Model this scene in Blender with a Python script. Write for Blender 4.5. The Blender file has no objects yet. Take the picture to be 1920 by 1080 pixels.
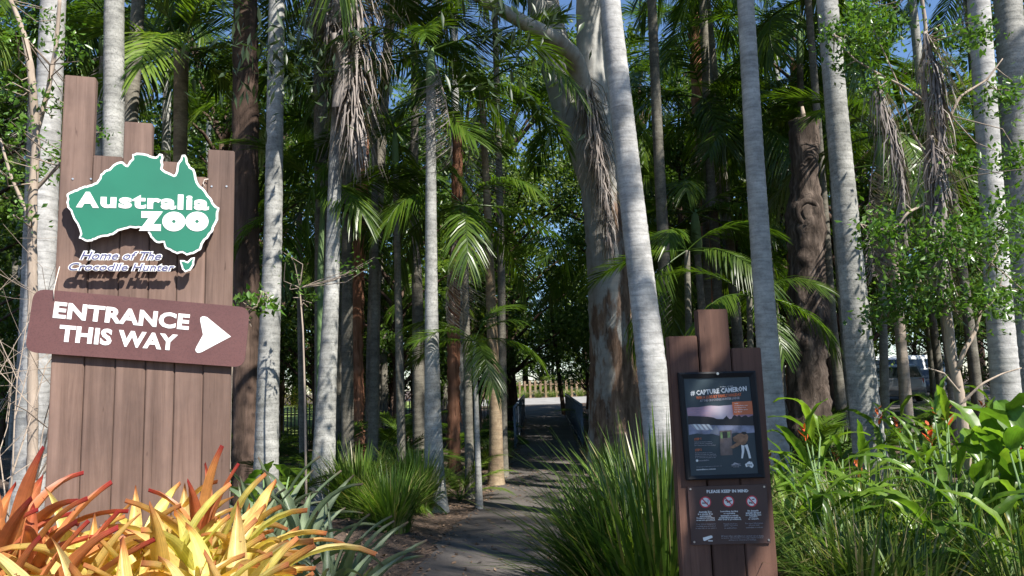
import bpy, bmesh, math, random
import numpy as np
from mathutils import Vector, Matrix, geometry

R = math.radians
rng = np.random.default_rng(7)
random.seed(7)
sc = bpy.context.scene
COL = sc.collection

# ------------------------------------------------------------------ camera
F_PX = 1400.0                      # focal length in photo pixels (1920 wide)
CAM_H, PITCH, ROLL = 1.6, 7.5, -1.9
cam_d = bpy.data.cameras.new('camera')
cam_d.sensor_width = 36.0
cam_d.lens = 36.0 * F_PX / 1920.0
cam_d.clip_start, cam_d.clip_end = 0.05, 2000
cam = bpy.data.objects.new('camera', cam_d)
COL.objects.link(cam)
CM = Matrix.Rotation(R(90 + PITCH), 3, 'X') @ Matrix.Rotation(R(ROLL), 3, 'Z')
cam.location = (0, 0, CAM_H)
cam.rotation_euler = CM.to_euler()
sc.camera = cam

# ------------------------------------------------------------------ sky, sun, exposure
SUN = Vector((0.47, -0.47, 0.75)).normalized()       # direction towards the sun
world = bpy.data.worlds.new('World')
sc.world = world
world.use_nodes = True
wn = world.node_tree
sky = wn.nodes.new('ShaderNodeTexSky')
sky.sky_type = 'NISHITA'
sky.sun_disc = False
sky.sun_elevation = math.asin(SUN.z)
sky.sun_rotation = math.atan2(SUN.x, SUN.y)
sky.air_density = 1.0
sky.dust_density = 0.0
sky.ozone_density = 6.0
wn.links.new(sky.outputs[0], wn.nodes['Background'].inputs[0])
wn.nodes['Background'].inputs[1].default_value = 0.09
sun_d = bpy.data.lights.new('sun', 'SUN')
sun_d.energy = 5.0
sun_d.angle = R(0.53)
sun_d.color = (1.0, 0.95, 0.87)
sun = bpy.data.objects.new('sun', sun_d)
COL.objects.link(sun)
sun.rotation_euler = (-SUN).to_track_quat('-Z', 'Y').to_euler()
sun.location = (0, 0, 30)
sc.view_settings.view_transform = 'Standard'
sc.view_settings.look = 'None'
sc.view_settings.exposure = 1.05
sc.view_settings.gamma = 1.0
sc.view_settings.use_curve_mapping = False
cy = sc.cycles
cy.use_denoising = True
cy.max_bounces = 6
cy.diffuse_bounces = 3
cy.glossy_bounces = 2
cy.transmission_bounces = 4
cy.transparent_max_bounces = 4
cy.caustics_reflective = False
cy.caustics_refractive = False
cy.sample_clamp_indirect = 6.0

# ------------------------------------------------------------------ pixel helpers
def ray(px, py):
    return CM @ Vector(((px - 960) / F_PX, -(py - 540) / F_PX, -1.0))

def at(px, py, Y):
    d = ray(px, py)
    return Vector((0, 0, CAM_H)) + d * (Y / d.y)

def proj(p):
    q = CM.transposed() @ (Vector(p) - Vector((0, 0, CAM_H)))
    if q.z > -0.05:
        return (-9999, -9999)
    return (960 + F_PX * q.x / -q.z, 540 - F_PX * q.y / -q.z)

def sstep(a, b, x):
    t = np.clip((x - a) / (b - a), 0, 1)
    return t * t * (3 - 2 * t)

# path: left edge traced on flat ground, near to far
def on_flat(px, py, z=0.0):
    d = ray(px, py)
    t = (z - CAM_H) / d.z
    return Vector((0, 0, CAM_H)) + d * t

PATH_L = [(-0.55, -6), (-0.95, 2.0)] + [tuple(on_flat(*p)[:2]) for p in
          [(775, 1078), (850, 990), (912, 930), (948, 885), (974, 836)]]
xb, yb = PATH_L[-1]
PATH_L += [(xb + 0.22, 26), (xb + 0.38, 34), (xb + 0.30, 46), (xb - 2.5, 52)]
PATH_W = [1.62] * 7 + [1.75] * 2 + [2.6, 7.5]
ply = np.array([p[1] for p in PATH_L]); plx = np.array([p[0] for p in PATH_L])
def path_lr(y):
    l = np.interp(y, ply, plx)
    return l, l + np.interp(y, ply, PATH_W)

def gz(x, y):
    x = np.asarray(x, float); y = np.asarray(y, float)
    l, r = path_lr(y)
    d = np.maximum(np.maximum(l - x, x - r), 0)
    off = sstep(0.05, 0.9, d)
    z = 0.34 * np.exp(-((x + 2.3) / 1.5) ** 2 - ((y - 3.3) / 1.2) ** 2)
    z = z + 0.16 * np.exp(-((x - 3.2) / 2.0) ** 2 - ((y - 5.8) / 2.0) ** 2)
    z = z + 0.035 * np.sin(x * 2.1 + 1.3) * np.cos(y * 1.7) + 0.05 * np.sin(x * 0.6) * np.sin(y * 0.5 + 1)
    z = z + 0.05 * sstep(0.0, 0.5, d)
    far = 0.022 * np.clip(y - 28, 0, 28)
    return z * off * (1 - sstep(24, 30, y)) + far

def gzf(x, y):
    return float(gz(x, y))

# ------------------------------------------------------------------ materials
MATS = {}
def nodes_mat(name):
    m = bpy.data.materials.new(name)
    m.use_nodes = True
    nt = m.node_tree
    b = nt.nodes['Principled BSDF']
    MATS[name] = m
    return m, nt, b

def N(nt, typ, **kw):
    n = nt.nodes.new(typ)
    for k, v in kw.items():
        if hasattr(n, k):
            setattr(n, k, v)
        else:
            n.inputs[k.replace('_', ' ')].default_value = v
    return n

def ramp(nt, stops, src=None, interp='LINEAR'):
    r = nt.nodes.new('ShaderNodeValToRGB')
    cr = r.color_ramp
    cr.interpolation = interp
    while len(cr.elements) < len(stops):
        cr.elements.new(0.5)
    for e, (p, c) in zip(cr.elements, stops):
        e.position = p
        e.color = (*c, 1) if len(c) == 3 else c
    if src is not None:
        nt.links.new(src, r.inputs[0])
    return r

def mapping(nt, scale, coord='Object'):
    tc = nt.nodes.new('ShaderNodeTexCoord')
    mp = nt.nodes.new('ShaderNodeMapping')
    mp.inputs['Scale'].default_value = scale
    nt.links.new(tc.outputs[coord], mp.inputs[0])
    return mp

def mixc(nt, fac, a, b, mode='MIX'):
    m = nt.nodes.new('ShaderNodeMix')
    m.data_type = 'RGBA'
    m.blend_type = mode
    for sock, v in ((m.inputs[0], fac), (m.inputs[6], a), (m.inputs[7], b)):
        if hasattr(v, 'is_linked'):
            nt.links.new(v, sock)
        elif isinstance(v, (int, float)):
            sock.default_value = v
        else:
            sock.default_value = (*v, 1)
    return m.outputs[2]

def bump(nt, b, h, strength=0.3, dist=0.02):
    bp = nt.nodes.new('ShaderNodeBump')
    bp.inputs['Strength'].default_value = strength
    bp.inputs['Distance'].default_value = dist
    nt.links.new(h, bp.inputs['Height'])
    nt.links.new(bp.outputs[0], b.inputs['Normal'])

def plain(name, col, rough=0.6, metal=0.0, var=0.12, scale=8.0, spec=0.5):
    m, nt, b = nodes_mat(name)
    mp = mapping(nt, (scale, scale, scale))
    n = N(nt, 'ShaderNodeTexNoise', Scale=1.0, Detail=5.0)
    nt.links.new(mp.outputs[0], n.inputs[0])
    lo = tuple(c * (1 - var) for c in col); hi = tuple(min(1, c * (1 + var)) for c in col)
    r = ramp(nt, [(0.3, lo), (0.7, hi)], n.outputs[0])
    nt.links.new(r.outputs[0], b.inputs['Base Color'])
    b.inputs['Roughness'].default_value = rough
    b.inputs['Metallic'].default_value = metal
    b.inputs['Specular IOR Level'].default_value = spec
    return m

def leaf_mat(name, cols, trans=0.35, rough=0.42, along=None, tipc=None, tip_from=0.8, spec=0.5, obj_var=0.25):
    """cols: ramp over the per-leaf tint stored in UV.x; along: ramp over UV.y, leaf length."""
    m, nt, b = nodes_mat(name)
    uv = nt.nodes.new('ShaderNodeUVMap'); uv.uv_map = 'UVMap'
    sp = nt.nodes.new('ShaderNodeSeparateXYZ')
    nt.links.new(uv.outputs[0], sp.inputs[0])
    oi = nt.nodes.new('ShaderNodeObjectInfo')
    k = len(cols)
    if along:
        c = ramp(nt, along, sp.outputs[1]).outputs[0]
        c2 = ramp(nt, [(i / max(1, k - 1), q) for i, q in enumerate(cols)], oi.outputs['Random']).outputs[0]
        c = mixc(nt, 0.65, c, c2)
    else:
        c = ramp(nt, [(i / max(1, k - 1), q) for i, q in enumerate(cols)], sp.outputs[0]).outputs[0]
    if tipc:
        t = ramp(nt, [(tip_from, (0, 0, 0)), (min(1, tip_from + 0.15), (1, 1, 1))], sp.outputs[1])
        c = mixc(nt, t.outputs[0], c, tipc)
    hs = nt.nodes.new('ShaderNodeHueSaturation')
    mr = nt.nodes.new('ShaderNodeMapRange')
    mr.inputs[3].default_value = 1 - obj_var
    mr.inputs[4].default_value = 1 + obj_var
    nt.links.new(oi.outputs['Random'], mr.inputs[0])
    nt.links.new(mr.outputs[0], hs.inputs['Value'])
    nt.links.new(c, hs.inputs['Color'])
    # blotches and fine veins of the blade itself
    mp = mapping(nt, (14, 14, 14))
    nz = N(nt, 'ShaderNodeTexNoise', Scale=1.0, Detail=3.0)
    nt.links.new(mp.outputs[0], nz.inputs[0])
    v = ramp(nt, [(0.25, (0.72, 0.72, 0.72)), (0.75, (1.15, 1.15, 1.1))], nz.outputs[0])
    c = mixc(nt, 1.0, hs.outputs[0], v.outputs[0], 'MULTIPLY')
    if along:                                   # veins along the blade, brown blemishes
        mpv = nt.nodes.new('ShaderNodeMapping'); mpv.inputs['Scale'].default_value = (16, 1.6, 1)
        nt.links.new(uv.outputs[0], mpv.inputs[0])
        nv = N(nt, 'ShaderNodeTexNoise', Scale=1.0, Detail=5.0, Roughness=0.7); nt.links.new(mpv.outputs[0], nv.inputs[0])
        vv = ramp(nt, [(0.3, (0.62, 0.60, 0.55)), (0.6, (1.12, 1.12, 1.1))], nv.outputs[0])
        c = mixc(nt, 0.85, c, vv.outputs[0], 'MULTIPLY')
        mps = mapping(nt, (26, 26, 26))
        ns = N(nt, 'ShaderNodeTexNoise', Scale=1.0, Detail=3.0, Roughness=0.7); nt.links.new(mps.outputs[0], ns.inputs[0])
        bs_ = ramp(nt, [(0.66, (0, 0, 0)), (0.72, (1, 1, 1))], ns.outputs[0])
        c = mixc(nt, bs_.outputs[0], c, (0.20, 0.12, 0.06))
    nt.links.new(c, b.inputs['Base Color'])
    b.inputs['Roughness'].default_value = rough
    b.inputs['Specular IOR Level'].default_value = spec
    tr = nt.nodes.new('ShaderNodeBsdfTranslucent')
    tc = mixc(nt, 1.0, c, (1.25, 1.35, 0.55), 'MULTIPLY')
    nt.links.new(tc, tr.inputs[0])
    mx = nt.nodes.new('ShaderNodeMixShader')
    mx.inputs[0].default_value = trans
    nt.links.new(b.outputs[0], mx.inputs[1])
    nt.links.new(tr.outputs[0], mx.inputs[2])
    nt.links.new(mx.outputs[0], nt.nodes['Material Output'].inputs[0])
    return m

def palm_bark(name, base, light, dark, ring=9.0, speck=0.5):
    m, nt, b = nodes_mat(name)
    mp = mapping(nt, (1, 1, 1))
    n1 = N(nt, 'ShaderNodeTexNoise', Scale=3.0, Detail=6.0, Roughness=0.65)
    n2 = N(nt, 'ShaderNodeTexNoise', Scale=38.0, Detail=4.0, Roughness=0.7)
    mpz = mapping(nt, (6, 6, 26))
    n3 = N(nt, 'ShaderNodeTexNoise', Scale=1.0, Detail=5.0)
    for n, p in ((n1, mp), (n2, mp), (n3, mpz)):
        nt.links.new(p.outputs[0], n.inputs[0])
    w = N(nt, 'ShaderNodeTexWave', wave_type='BANDS', bands_direction='Z', wave_profile='SAW')
    w.inputs['Scale'].default_value = ring / 6.283 * 2
    w.inputs['Distortion'].default_value = 1.6
    w.inputs['Detail'].default_value = 3
    nt.links.new(mp.outputs[0], w.inputs[0])
    c = ramp(nt, [(0.3, dark), (0.5, base), (0.72, light)], n1.outputs[0]).outputs[0]
    s = ramp(nt, [(0.36, (1, 1, 1)), (0.5, (0, 0, 0))], n2.outputs[0])
    mu = N(nt, 'ShaderNodeMath', operation='MULTIPLY')
    nt.links.new(s.outputs[0], mu.inputs[0]); mu.inputs[1].default_value = speck
    c = mixc(nt, mu.outputs[0], c, tuple(x * 0.55 for x in dark))
    hz = ramp(nt, [(0.35, (0.72, 0.72, 0.72)), (0.65, (1.12, 1.12, 1.12))], n3.outputs[0])
    c = mixc(nt, 0.8, c, hz.outputs[0], 'MULTIPLY')
    mpl = mapping(nt, (1.6, 1.6, 0.9))
    nl = N(nt, 'ShaderNodeTexNoise', Scale=1.0, Detail=7.0, Roughness=0.7); nt.links.new(mpl.outputs[0], nl.inputs[0])
    pl = ramp(nt, [(0.36, (0.6, 0.62, 0.58)), (0.5, (1, 1, 1)), (0.64, (1.25, 1.25, 1.22))], nl.outputs[0])
    c = mixc(nt, 0.55, c, pl.outputs[0], 'MULTIPLY')
    rr = ramp(nt, [(0.0, (0.62, 0.58, 0.55)), (0.07, (1, 1, 1)), (0.9, (1, 1, 1)), (1.0, (1.1, 1.1, 1.1))], w.outputs['Color'])
    c = mixc(nt, 0.55, c, rr.outputs[0], 'MULTIPLY')
    oi = nt.nodes.new('ShaderNodeObjectInfo')
    mr = nt.nodes.new('ShaderNodeMapRange'); mr.inputs[3].default_value = 0.85; mr.inputs[4].default_value = 1.12
    nt.links.new(oi.outputs['Random'], mr.inputs[0])
    hs = nt.nodes.new('ShaderNodeHueSaturation')
    nt.links.new(mr.outputs[0], hs.inputs['Value']); nt.links.new(c, hs.inputs['Color'])
    nt.links.new(hs.outputs[0], b.inputs['Base Color'])
    b.inputs['Roughness'].default_value = 0.85
    b.inputs['Specular IOR Level'].default_value = 0.25
    ad = N(nt, 'ShaderNodeMath', operation='ADD')
    nt.links.new(n2.outputs[0], ad.inputs[0]); nt.links.new(rr.outputs[0], ad.inputs[1])
    bump(nt, b, ad.outputs[0], 0.35, 0.012)
    return m

def fibre_bark(name, stops, zs=0.7, xs=9.0, bstr=0.8, patch=None):
    m, nt, b = nodes_mat(name)
    mp = mapping(nt, (xs, xs, zs))
    n1 = N(nt, 'ShaderNodeTexNoise', Scale=1.0, Detail=8.0, Roughness=0.65, Distortion=0.4)
    nt.links.new(mp.outputs[0], n1.inputs[0])
    c = ramp(nt, stops, n1.outputs[0]).outputs[0]
    if patch:
        mp2 = mapping(nt, (2.2, 2.2, 0.55))
        n2 = N(nt, 'ShaderNodeTexNoise', Scale=1.0, Detail=4.0)
        nt.links.new(mp2.outputs[0], n2.inputs[0])
        f = ramp(nt, [(0.52, (0, 0, 0)), (0.62, (1, 1, 1))], n2.outputs[0])
        c = mixc(nt, f.outputs[0], c, patch)
    nt.links.new(c, b.inputs['Base Color'])
    b.inputs['Roughness'].default_value = 0.9
    b.inputs['Specular IOR Level'].default_value = 0.2
    bump(nt, b, n1.outputs[0], bstr, 0.03)
    return m

def timber(name, a, bcol, g=(24, 24, 1.1)):
    m, nt, b = nodes_mat(name)
    mp = mapping(nt, g)
    oi = nt.nodes.new('ShaderNodeObjectInfo')
    va = N(nt, 'ShaderNodeVectorMath', operation='ADD')
    cb = nt.nodes.new('ShaderNodeCombineXYZ')
    mm = N(nt, 'ShaderNodeMath', operation='MULTIPLY'); mm.inputs[1].default_value = 37.0
    nt.links.new(oi.outputs['Random'], mm.inputs[0])
    nt.links.new(mm.outputs[0], cb.inputs[0]); nt.links.new(mm.outputs[0], cb.inputs[2])
    nt.links.new(mp.outputs[0], va.inputs[0]); nt.links.new(cb.outputs[0], va.inputs[1])
    n1 = N(nt, 'ShaderNodeTexNoise', Scale=1.0, Detail=8.0, Roughness=0.7, Distortion=0.6)
    nt.links.new(va.outputs[0], n1.inputs[0])
    mp2 = mapping(nt, (5, 5, 1.5))
    n2 = N(nt, 'ShaderNodeTexNoise', Scale=1.0, Detail=5.0)
    nt.links.new(mp2.outputs[0], n2.inputs[0])
    c = ramp(nt, [(0.3, a), (0.72, bcol)], n1.outputs[0]).outputs[0]
    d = ramp(nt, [(0.3, (0.75, 0.72, 0.72)), (0.65, (1.1, 1.1, 1.1))], n2.outputs[0])
    c = mixc(nt, 0.9, c, d.outputs[0], 'MULTIPLY')
    mp3 = mapping(nt, (40, 40, 9))
    n3 = N(nt, 'ShaderNodeTexNoise', Scale=1.0, Detail=2.0)
    nt.links.new(mp3.outputs[0], n3.inputs[0])
    kn = ramp(nt, [(0.22, (0.35, 0.3, 0.28)), (0.3, (1, 1, 1))], n3.outputs[0])
    c = mixc(nt, 0.8, c, kn.outputs[0], 'MULTIPLY')
    mp4 = mapping(nt, (70, 70, 0.8))             # drying cracks
    n4 = N(nt, 'ShaderNodeTexNoise', Scale=1.0, Detail=3.0, Distortion=0.3)
    va4 = N(nt, 'ShaderNodeVectorMath', operation='ADD'); nt.links.new(mp4.outputs[0], va4.inputs[0]); nt.links.new(cb.outputs[0], va4.inputs[1])
    nt.links.new(va4.outputs[0], n4.inputs[0])
    ck = ramp(nt, [(0.27, (0.3, 0.26, 0.24)), (0.33, (1, 1, 1))], n4.outputs[0])
    c = mixc(nt, 0.75, c, ck.outputs[0], 'MULTIPLY')
    mp5 = mapping(nt, (1.6, 1.6, 1.2))           # weather stains
    n5 = N(nt, 'ShaderNodeTexNoise', Scale=1.0, Detail=6.0, Roughness=0.65); nt.links.new(mp5.outputs[0], n5.inputs[0])
    wst = ramp(nt, [(0.35, (0.66, 0.66, 0.68)), (0.6, (1.1, 1.08, 1.05))], n5.outputs[0])
    c = mixc(nt, 0.8, c, wst.outputs[0], 'MULTIPLY')
    hs = nt.nodes.new('ShaderNodeHueSaturation')
    mr = nt.nodes.new('ShaderNodeMapRange'); mr.inputs[3].default_value = 0.78; mr.inputs[4].default_value = 1.18
    nt.links.new(oi.outputs['Random'], mr.inputs[0]); nt.links.new(mr.outputs[0], hs.inputs['Value'])
    nt.links.new(c, hs.inputs['Color']); nt.links.new(hs.outputs[0], b.inputs['Base Color'])
    b.inputs['Roughness'].default_value = 0.7
    b.inputs['Specular IOR Level'].default_value = 0.3
    bump(nt, b, n1.outputs[0], 0.25, 0.006)
    return m

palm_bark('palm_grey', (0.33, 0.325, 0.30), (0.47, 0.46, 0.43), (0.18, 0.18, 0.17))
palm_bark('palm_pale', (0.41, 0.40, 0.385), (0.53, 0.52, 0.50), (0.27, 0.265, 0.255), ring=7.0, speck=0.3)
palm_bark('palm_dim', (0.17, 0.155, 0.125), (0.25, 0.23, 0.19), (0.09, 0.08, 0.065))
palm_bark('palm_tan', (0.30, 0.22, 0.14), (0.42, 0.33, 0.22), (0.16, 0.11, 0.07), ring=12.0, speck=0.3)
palm_bark('palm_ringed', (0.34, 0.28, 0.22), (0.45, 0.38, 0.30), (0.18, 0.14, 0.10), ring=20.0, speck=0.2)
m, nt, b = nodes_mat('gum_bark')
mpa = mapping(nt, (4, 4, 0.45)); mpb = mapping(nt, (7, 7, 1.0)); mpc = mapping(nt, (2.4, 2.4, 0.7)); mpd = mapping(nt, (3, 3, 9))
na = N(nt, 'ShaderNodeTexNoise', Scale=1.0, Detail=8.0, Roughness=0.6, Distortion=0.4)
nb = N(nt, 'ShaderNodeTexNoise', Scale=1.0, Detail=8.0, Roughness=0.7, Distortion=0.8)
nc = N(nt, 'ShaderNodeTexNoise', Scale=1.0, Detail=6.0, Roughness=0.6)
nd = N(nt, 'ShaderNodeTexNoise', Scale=1.0, Detail=6.0, Roughness=0.65)
for n_, p_ in ((na, mpa), (nb, mpb), (nc, mpc), (nd, mpd)): nt.links.new(p_.outputs[0], n_.inputs[0])
sm = ramp(nt, [(0.28, (0.15, 0.09, 0.06)), (0.38, (0.27, 0.25, 0.22)), (0.55, (0.36, 0.355, 0.33)), (0.8, (0.47, 0.455, 0.42))], na.outputs[0]).outputs[0]
wr = ramp(nt, [(0.3, (0.7, 0.7, 0.7)), (0.6, (1.1, 1.1, 1.1))], nd.outputs[0])
sm = mixc(nt, 0.6, sm, wr.outputs[0], 'MULTIPLY')
ro = ramp(nt, [(0.3, (0.05, 0.032, 0.022)), (0.45, (0.15, 0.095, 0.065)), (0.6, (0.28, 0.19, 0.135)), (0.75, (0.42, 0.33, 0.25))], nb.outputs[0]).outputs[0]
tcz = nt.nodes.new('ShaderNodeTexCoord'); sz_ = nt.nodes.new('ShaderNodeSeparateXYZ'); nt.links.new(tcz.outputs['Object'], sz_.inputs[0])
hm = nt.nodes.new('ShaderNodeMapRange'); hm.inputs[1].default_value = 0.2; hm.inputs[2].default_value = 6.0; hm.inputs[3].default_value = 0.28; hm.inputs[4].default_value = -0.06
nt.links.new(sz_.outputs[2], hm.inputs[0])
xm = nt.nodes.new('ShaderNodeMapRange'); xm.inputs[1].default_value = -0.3; xm.inputs[2].default_value = 0.45; xm.inputs[3].default_value = -0.07; xm.inputs[4].default_value = 0.10
nt.links.new(sz_.outputs[0], xm.inputs[0])
ad1 = N(nt, 'ShaderNodeMath', operation='ADD'); nt.links.new(hm.outputs[0], ad1.inputs[0]); nt.links.new(xm.outputs[0], ad1.inputs[1])
ad2 = N(nt, 'ShaderNodeMath', operation='ADD'); nt.links.new(ad1.outputs[0], ad2.inputs[0]); nt.links.new(nc.outputs[0], ad2.inputs[1])
ff = ramp(nt, [(0.60, (0, 0, 0)), (0.66, (1, 1, 1))], ad2.outputs[0])
nt.links.new(mixc(nt, ff.outputs[0], sm, ro), b.inputs['Base Color'])
b.inputs['Roughness'].default_value = 0.85; b.inputs['Specular IOR Level'].default_value = 0.25
hh_ = mixc(nt, ff.outputs[0], na.outputs[0], nb.outputs[0])
bump(nt, b, hh_, 0.6, 0.03)
fibre_bark('gum_flaky', [(0.3, (0.07, 0.045, 0.03)), (0.5, (0.24, 0.16, 0.11)), (0.7, (0.45, 0.38, 0.31))], zs=1.2, xs=7.0, bstr=0.9)
fibre_bark('dark_bark', [(0.3, (0.035, 0.024, 0.018)), (0.5, (0.085, 0.056, 0.042)), (0.75, (0.15, 0.10, 0.08))], bstr=0.9)
fibre_bark('red_bark', [(0.3, (0.11, 0.045, 0.025)), (0.5, (0.28, 0.13, 0.075)), (0.75, (0.42, 0.22, 0.14))], bstr=0.9)
fibre_bark('stump_bark', [(0.32, (0.016, 0.012, 0.009)), (0.5, (0.065, 0.048, 0.038)), (0.75, (0.20, 0.155, 0.125))], zs=1.6, xs=10.0, bstr=1.0)
fibre_bark('twig', [(0.3, (0.16, 0.12, 0.085)), (0.7, (0.33, 0.26, 0.19))], zs=2.0, xs=14, bstr=0.4)
fibre_bark('twig_pale', [(0.3, (0.24, 0.19, 0.15)), (0.7, (0.42, 0.34, 0.27))], zs=2.0, xs=14, bstr=0.4)
fibre_bark('crownshaft', [(0.3, (0.10, 0.17, 0.07)), (0.7, (0.19, 0.27, 0.12))], zs=0.5, xs=6, bstr=0.1)
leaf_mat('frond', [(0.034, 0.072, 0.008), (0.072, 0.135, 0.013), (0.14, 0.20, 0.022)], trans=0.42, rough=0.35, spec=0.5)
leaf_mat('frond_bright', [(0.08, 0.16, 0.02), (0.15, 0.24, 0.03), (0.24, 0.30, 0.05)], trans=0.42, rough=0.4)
leaf_mat('frond_dead', [(0.18, 0.15, 0.14), (0.29, 0.25, 0.235), (0.41, 0.365, 0.345)], trans=0.12, rough=0.8, spec=0.2, obj_var=0.12)
leaf_mat('broadleaf', [(0.032, 0.065, 0.010), (0.065, 0.125, 0.016), (0.12, 0.19, 0.03)], trans=0.38, rough=0.35)
leaf_mat('broadleaf_far', [(0.045, 0.09, 0.015), (0.09, 0.15, 0.022), (0.17, 0.23, 0.04)], trans=0.4, rough=0.5)
leaf_mat('shrub_leaf', [(0.06, 0.14, 0.02), (0.11, 0.23, 0.035), (0.20, 0.32, 0.075)], trans=0.4, rough=0.32)
leaf_mat('gum_leaf', [(0.035, 0.065, 0.03), (0.06, 0.10, 0.045), (0.10, 0.14, 0.07)], trans=0.3, rough=0.4)
leaf_mat('golden_leaf', [(0.35, 0.30, 0.02), (0.5, 0.42, 0.03), (0.3, 0.34, 0.03)], trans=0.4, rough=0.5)
leaf_mat('brom_orange', [(0.80, 0.68, 0.26), (0.78, 0.44, 0.13), (0.78, 0.72, 0.36), (0.66, 0.26, 0.10), (0.52, 0.58, 0.12), (0.82, 0.60, 0.26), (0.72, 0.36, 0.13), (0.76, 0.70, 0.24), (0.45, 0.52, 0.10)], trans=0.38, rough=0.4,
         along=[(0.0, (0.38, 0.44, 0.07)), (0.35, (0.74, 0.66, 0.16)), (0.7, (0.80, 0.60, 0.20)), (0.95, (0.70, 0.38, 0.14))], tipc=(0.55, 0.20, 0.10), tip_from=0.86, obj_var=0.15, spec=0.3)
leaf_mat('brom_red', [(0.50, 0.20, 0.08), (0.48, 0.10, 0.05), (0.62, 0.30, 0.10), (0.36, 0.10, 0.05)], trans=0.35, rough=0.4,
         along=[(0.0, (0.30, 0.22, 0.04)), (0.4, (0.55, 0.27, 0.08)), (0.9, (0.45, 0.10, 0.06))], tipc=(0.42, 0.04, 0.05), tip_from=0.85, obj_var=0.12)
leaf_mat('brom_grey', [(0.19, 0.25, 0.15), (0.28, 0.34, 0.22), (0.13, 0.19, 0.10)], trans=0.25, rough=0.4,
         along=[(0.0, (0.12, 0.18, 0.08)), (0.6, (0.19, 0.25, 0.16)), (1.0, (0.17, 0.2, 0.14))], tipc=(0.20, 0.14, 0.12), tip_from=0.9, obj_var=0.15)
leaf_mat('heliconia', [(0.06, 0.14, 0.02), (0.12, 0.23, 0.03), (0.22, 0.33, 0.045), (0.08, 0.17, 0.025)], trans=0.46, rough=0.33,
         along=[(0.0, (0.12, 0.20, 0.03)), (1.0, (0.11, 0.22, 0.025))], obj_var=0.25)
leaf_mat('tussock', [(0.045, 0.095, 0.015), (0.09, 0.17, 0.022), (0.17, 0.25, 0.04), (0.30, 0.27, 0.12)], trans=0.33, rough=0.4)
leaf_mat('grass_messy', [(0.05, 0.11, 0.02), (0.11, 0.19, 0.035), (0.22, 0.27, 0.07), (0.40, 0.33, 0.20)], trans=0.35, rough=0.45)
leaf_mat('litter', [(0.07, 0.045, 0.03), (0.17, 0.11, 0.075), (0.30, 0.21, 0.15)], trans=0.1, rough=0.85, spec=0.2)
leaf_mat('bract', [(0.55, 0.05, 0.02), (0.62, 0.14, 0.04)], trans=0.25, rough=0.4)
timber('timber_left', (0.112, 0.071, 0.055), (0.225, 0.150, 0.120))
timber('timber_right', (0.095, 0.048, 0.034), (0.185, 0.098, 0.070))
timber('timber_fence', (0.24, 0.17, 0.11), (0.45, 0.33, 0.22))
plain('sign_white', (0.82, 0.82, 0.80), 0.5, var=0.03)
plain('sign_green', (0.018, 0.165, 0.098), 0.42, var=0.1, scale=3)
plain('slogan_blue', (0.09, 0.09, 0.20), 0.5, var=0.05)
plain('screw_metal', (0.6, 0.58, 0.55), 0.35, 0.8)
plain('wire', (0.62, 0.55, 0.48), 0.5)
plain('frame_black', (0.018, 0.019, 0.021), 0.6, spec=0.2)
plain('print_navy', (0.03, 0.05, 0.062), 0.5, var=0.05)
plain('print_orange', (0.62, 0.17, 0.07), 0.5, var=0.04)
plain('print_grey', (0.33, 0.33, 0.36), 0.5, var=0.05)
plain('print_soft', (0.42, 0.40, 0.42), 0.5, var=0.05)
plain('print_dark', (0.02, 0.02, 0.024), 0.5)
plain('print_tan', (0.30, 0.16, 0.09), 0.5, var=0.4, scale=60)
plain('print_phone', (0.16, 0.12, 0.11), 0.4, var=0.4, scale=30)
plain('print_green', (0.16, 0.25, 0.10), 0.5, var=0.5, scale=60)
plain('print_water', (0.24, 0.25, 0.33), 0.5, var=0.5, scale=26)
plain('print_red', (0.62, 0.05, 0.07), 0.5, var=0.03)
plain('notice_brown', (0.072, 0.040, 0.036), 0.45, var=0.08)
plain('road_pale', (0.27, 0.26, 0.25), 0.9, var=0.2, scale=1.5)
plain('soil_edge', (0.06, 0.045, 0.035), 0.9)
plain('rail_steel', (0.12, 0.15, 0.19), 0.5, 0.3)
plain('fence_black', (0.012, 0.012, 0.013), 0.5)
plain('gate_brown', (0.05, 0.022, 0.016), 0.6)
plain('tyre', (0.012, 0.012, 0.012), 0.8)
plain('car_silver', (0.22, 0.23, 0.245), 0.3, 0.6, var=0.03)
plain('car_dark', (0.06, 0.07, 0.085), 0.3, 0.4, var=0.03)
plain('car_white', (0.78, 0.78, 0.77), 0.3, 0.0, var=0.02)
plain('car_glass', (0.012, 0.016, 0.018), 0.08, 0.0, var=0.02)
plain('lamp_red', (0.35, 0.02, 0.02), 0.25)
plain('lamp_clear', (0.7, 0.7, 0.7), 0.2)
plain('cut_wood', (0.30, 0.22, 0.15), 0.85, var=0.3, scale=14)
plain('banner_white', (0.75, 0.70, 0.74), 0.6)
plain('banner_pink', (0.65, 0.07, 0.22), 0.6)

# sunset sky of the poster's printed picture (flat print)
m, nt, b = nodes_mat('print_sunset')
mp = mapping(nt, (1, 1, 1), 'UV')
spz = nt.nodes.new('ShaderNodeSeparateXYZ'); nt.links.new(mp.outputs[0], spz.inputs[0])
nzz = N(nt, 'ShaderNodeTexNoise', Scale=5.0, Detail=4.0); nt.links.new(mp.outputs[0], nzz.inputs[0])
c1 = ramp(nt, [(0.3, (0.22, 0.17, 0.26)), (0.5, (0.45, 0.27, 0.33)), (0.7, (0.33, 0.26, 0.38))], nzz.outputs[0])
gx = ramp(nt, [(0.25, (0, 0, 0)), (0.5, (1, 1, 1)), (0.75, (0, 0, 0))], spz.outputs[0])
nt.links.new(mixc(nt, gx.outputs[0], c1.outputs[0], (0.72, 0.62, 0.66)), b.inputs['Base Color'])
b.inputs['Roughness'].default_value = 0.5

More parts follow.
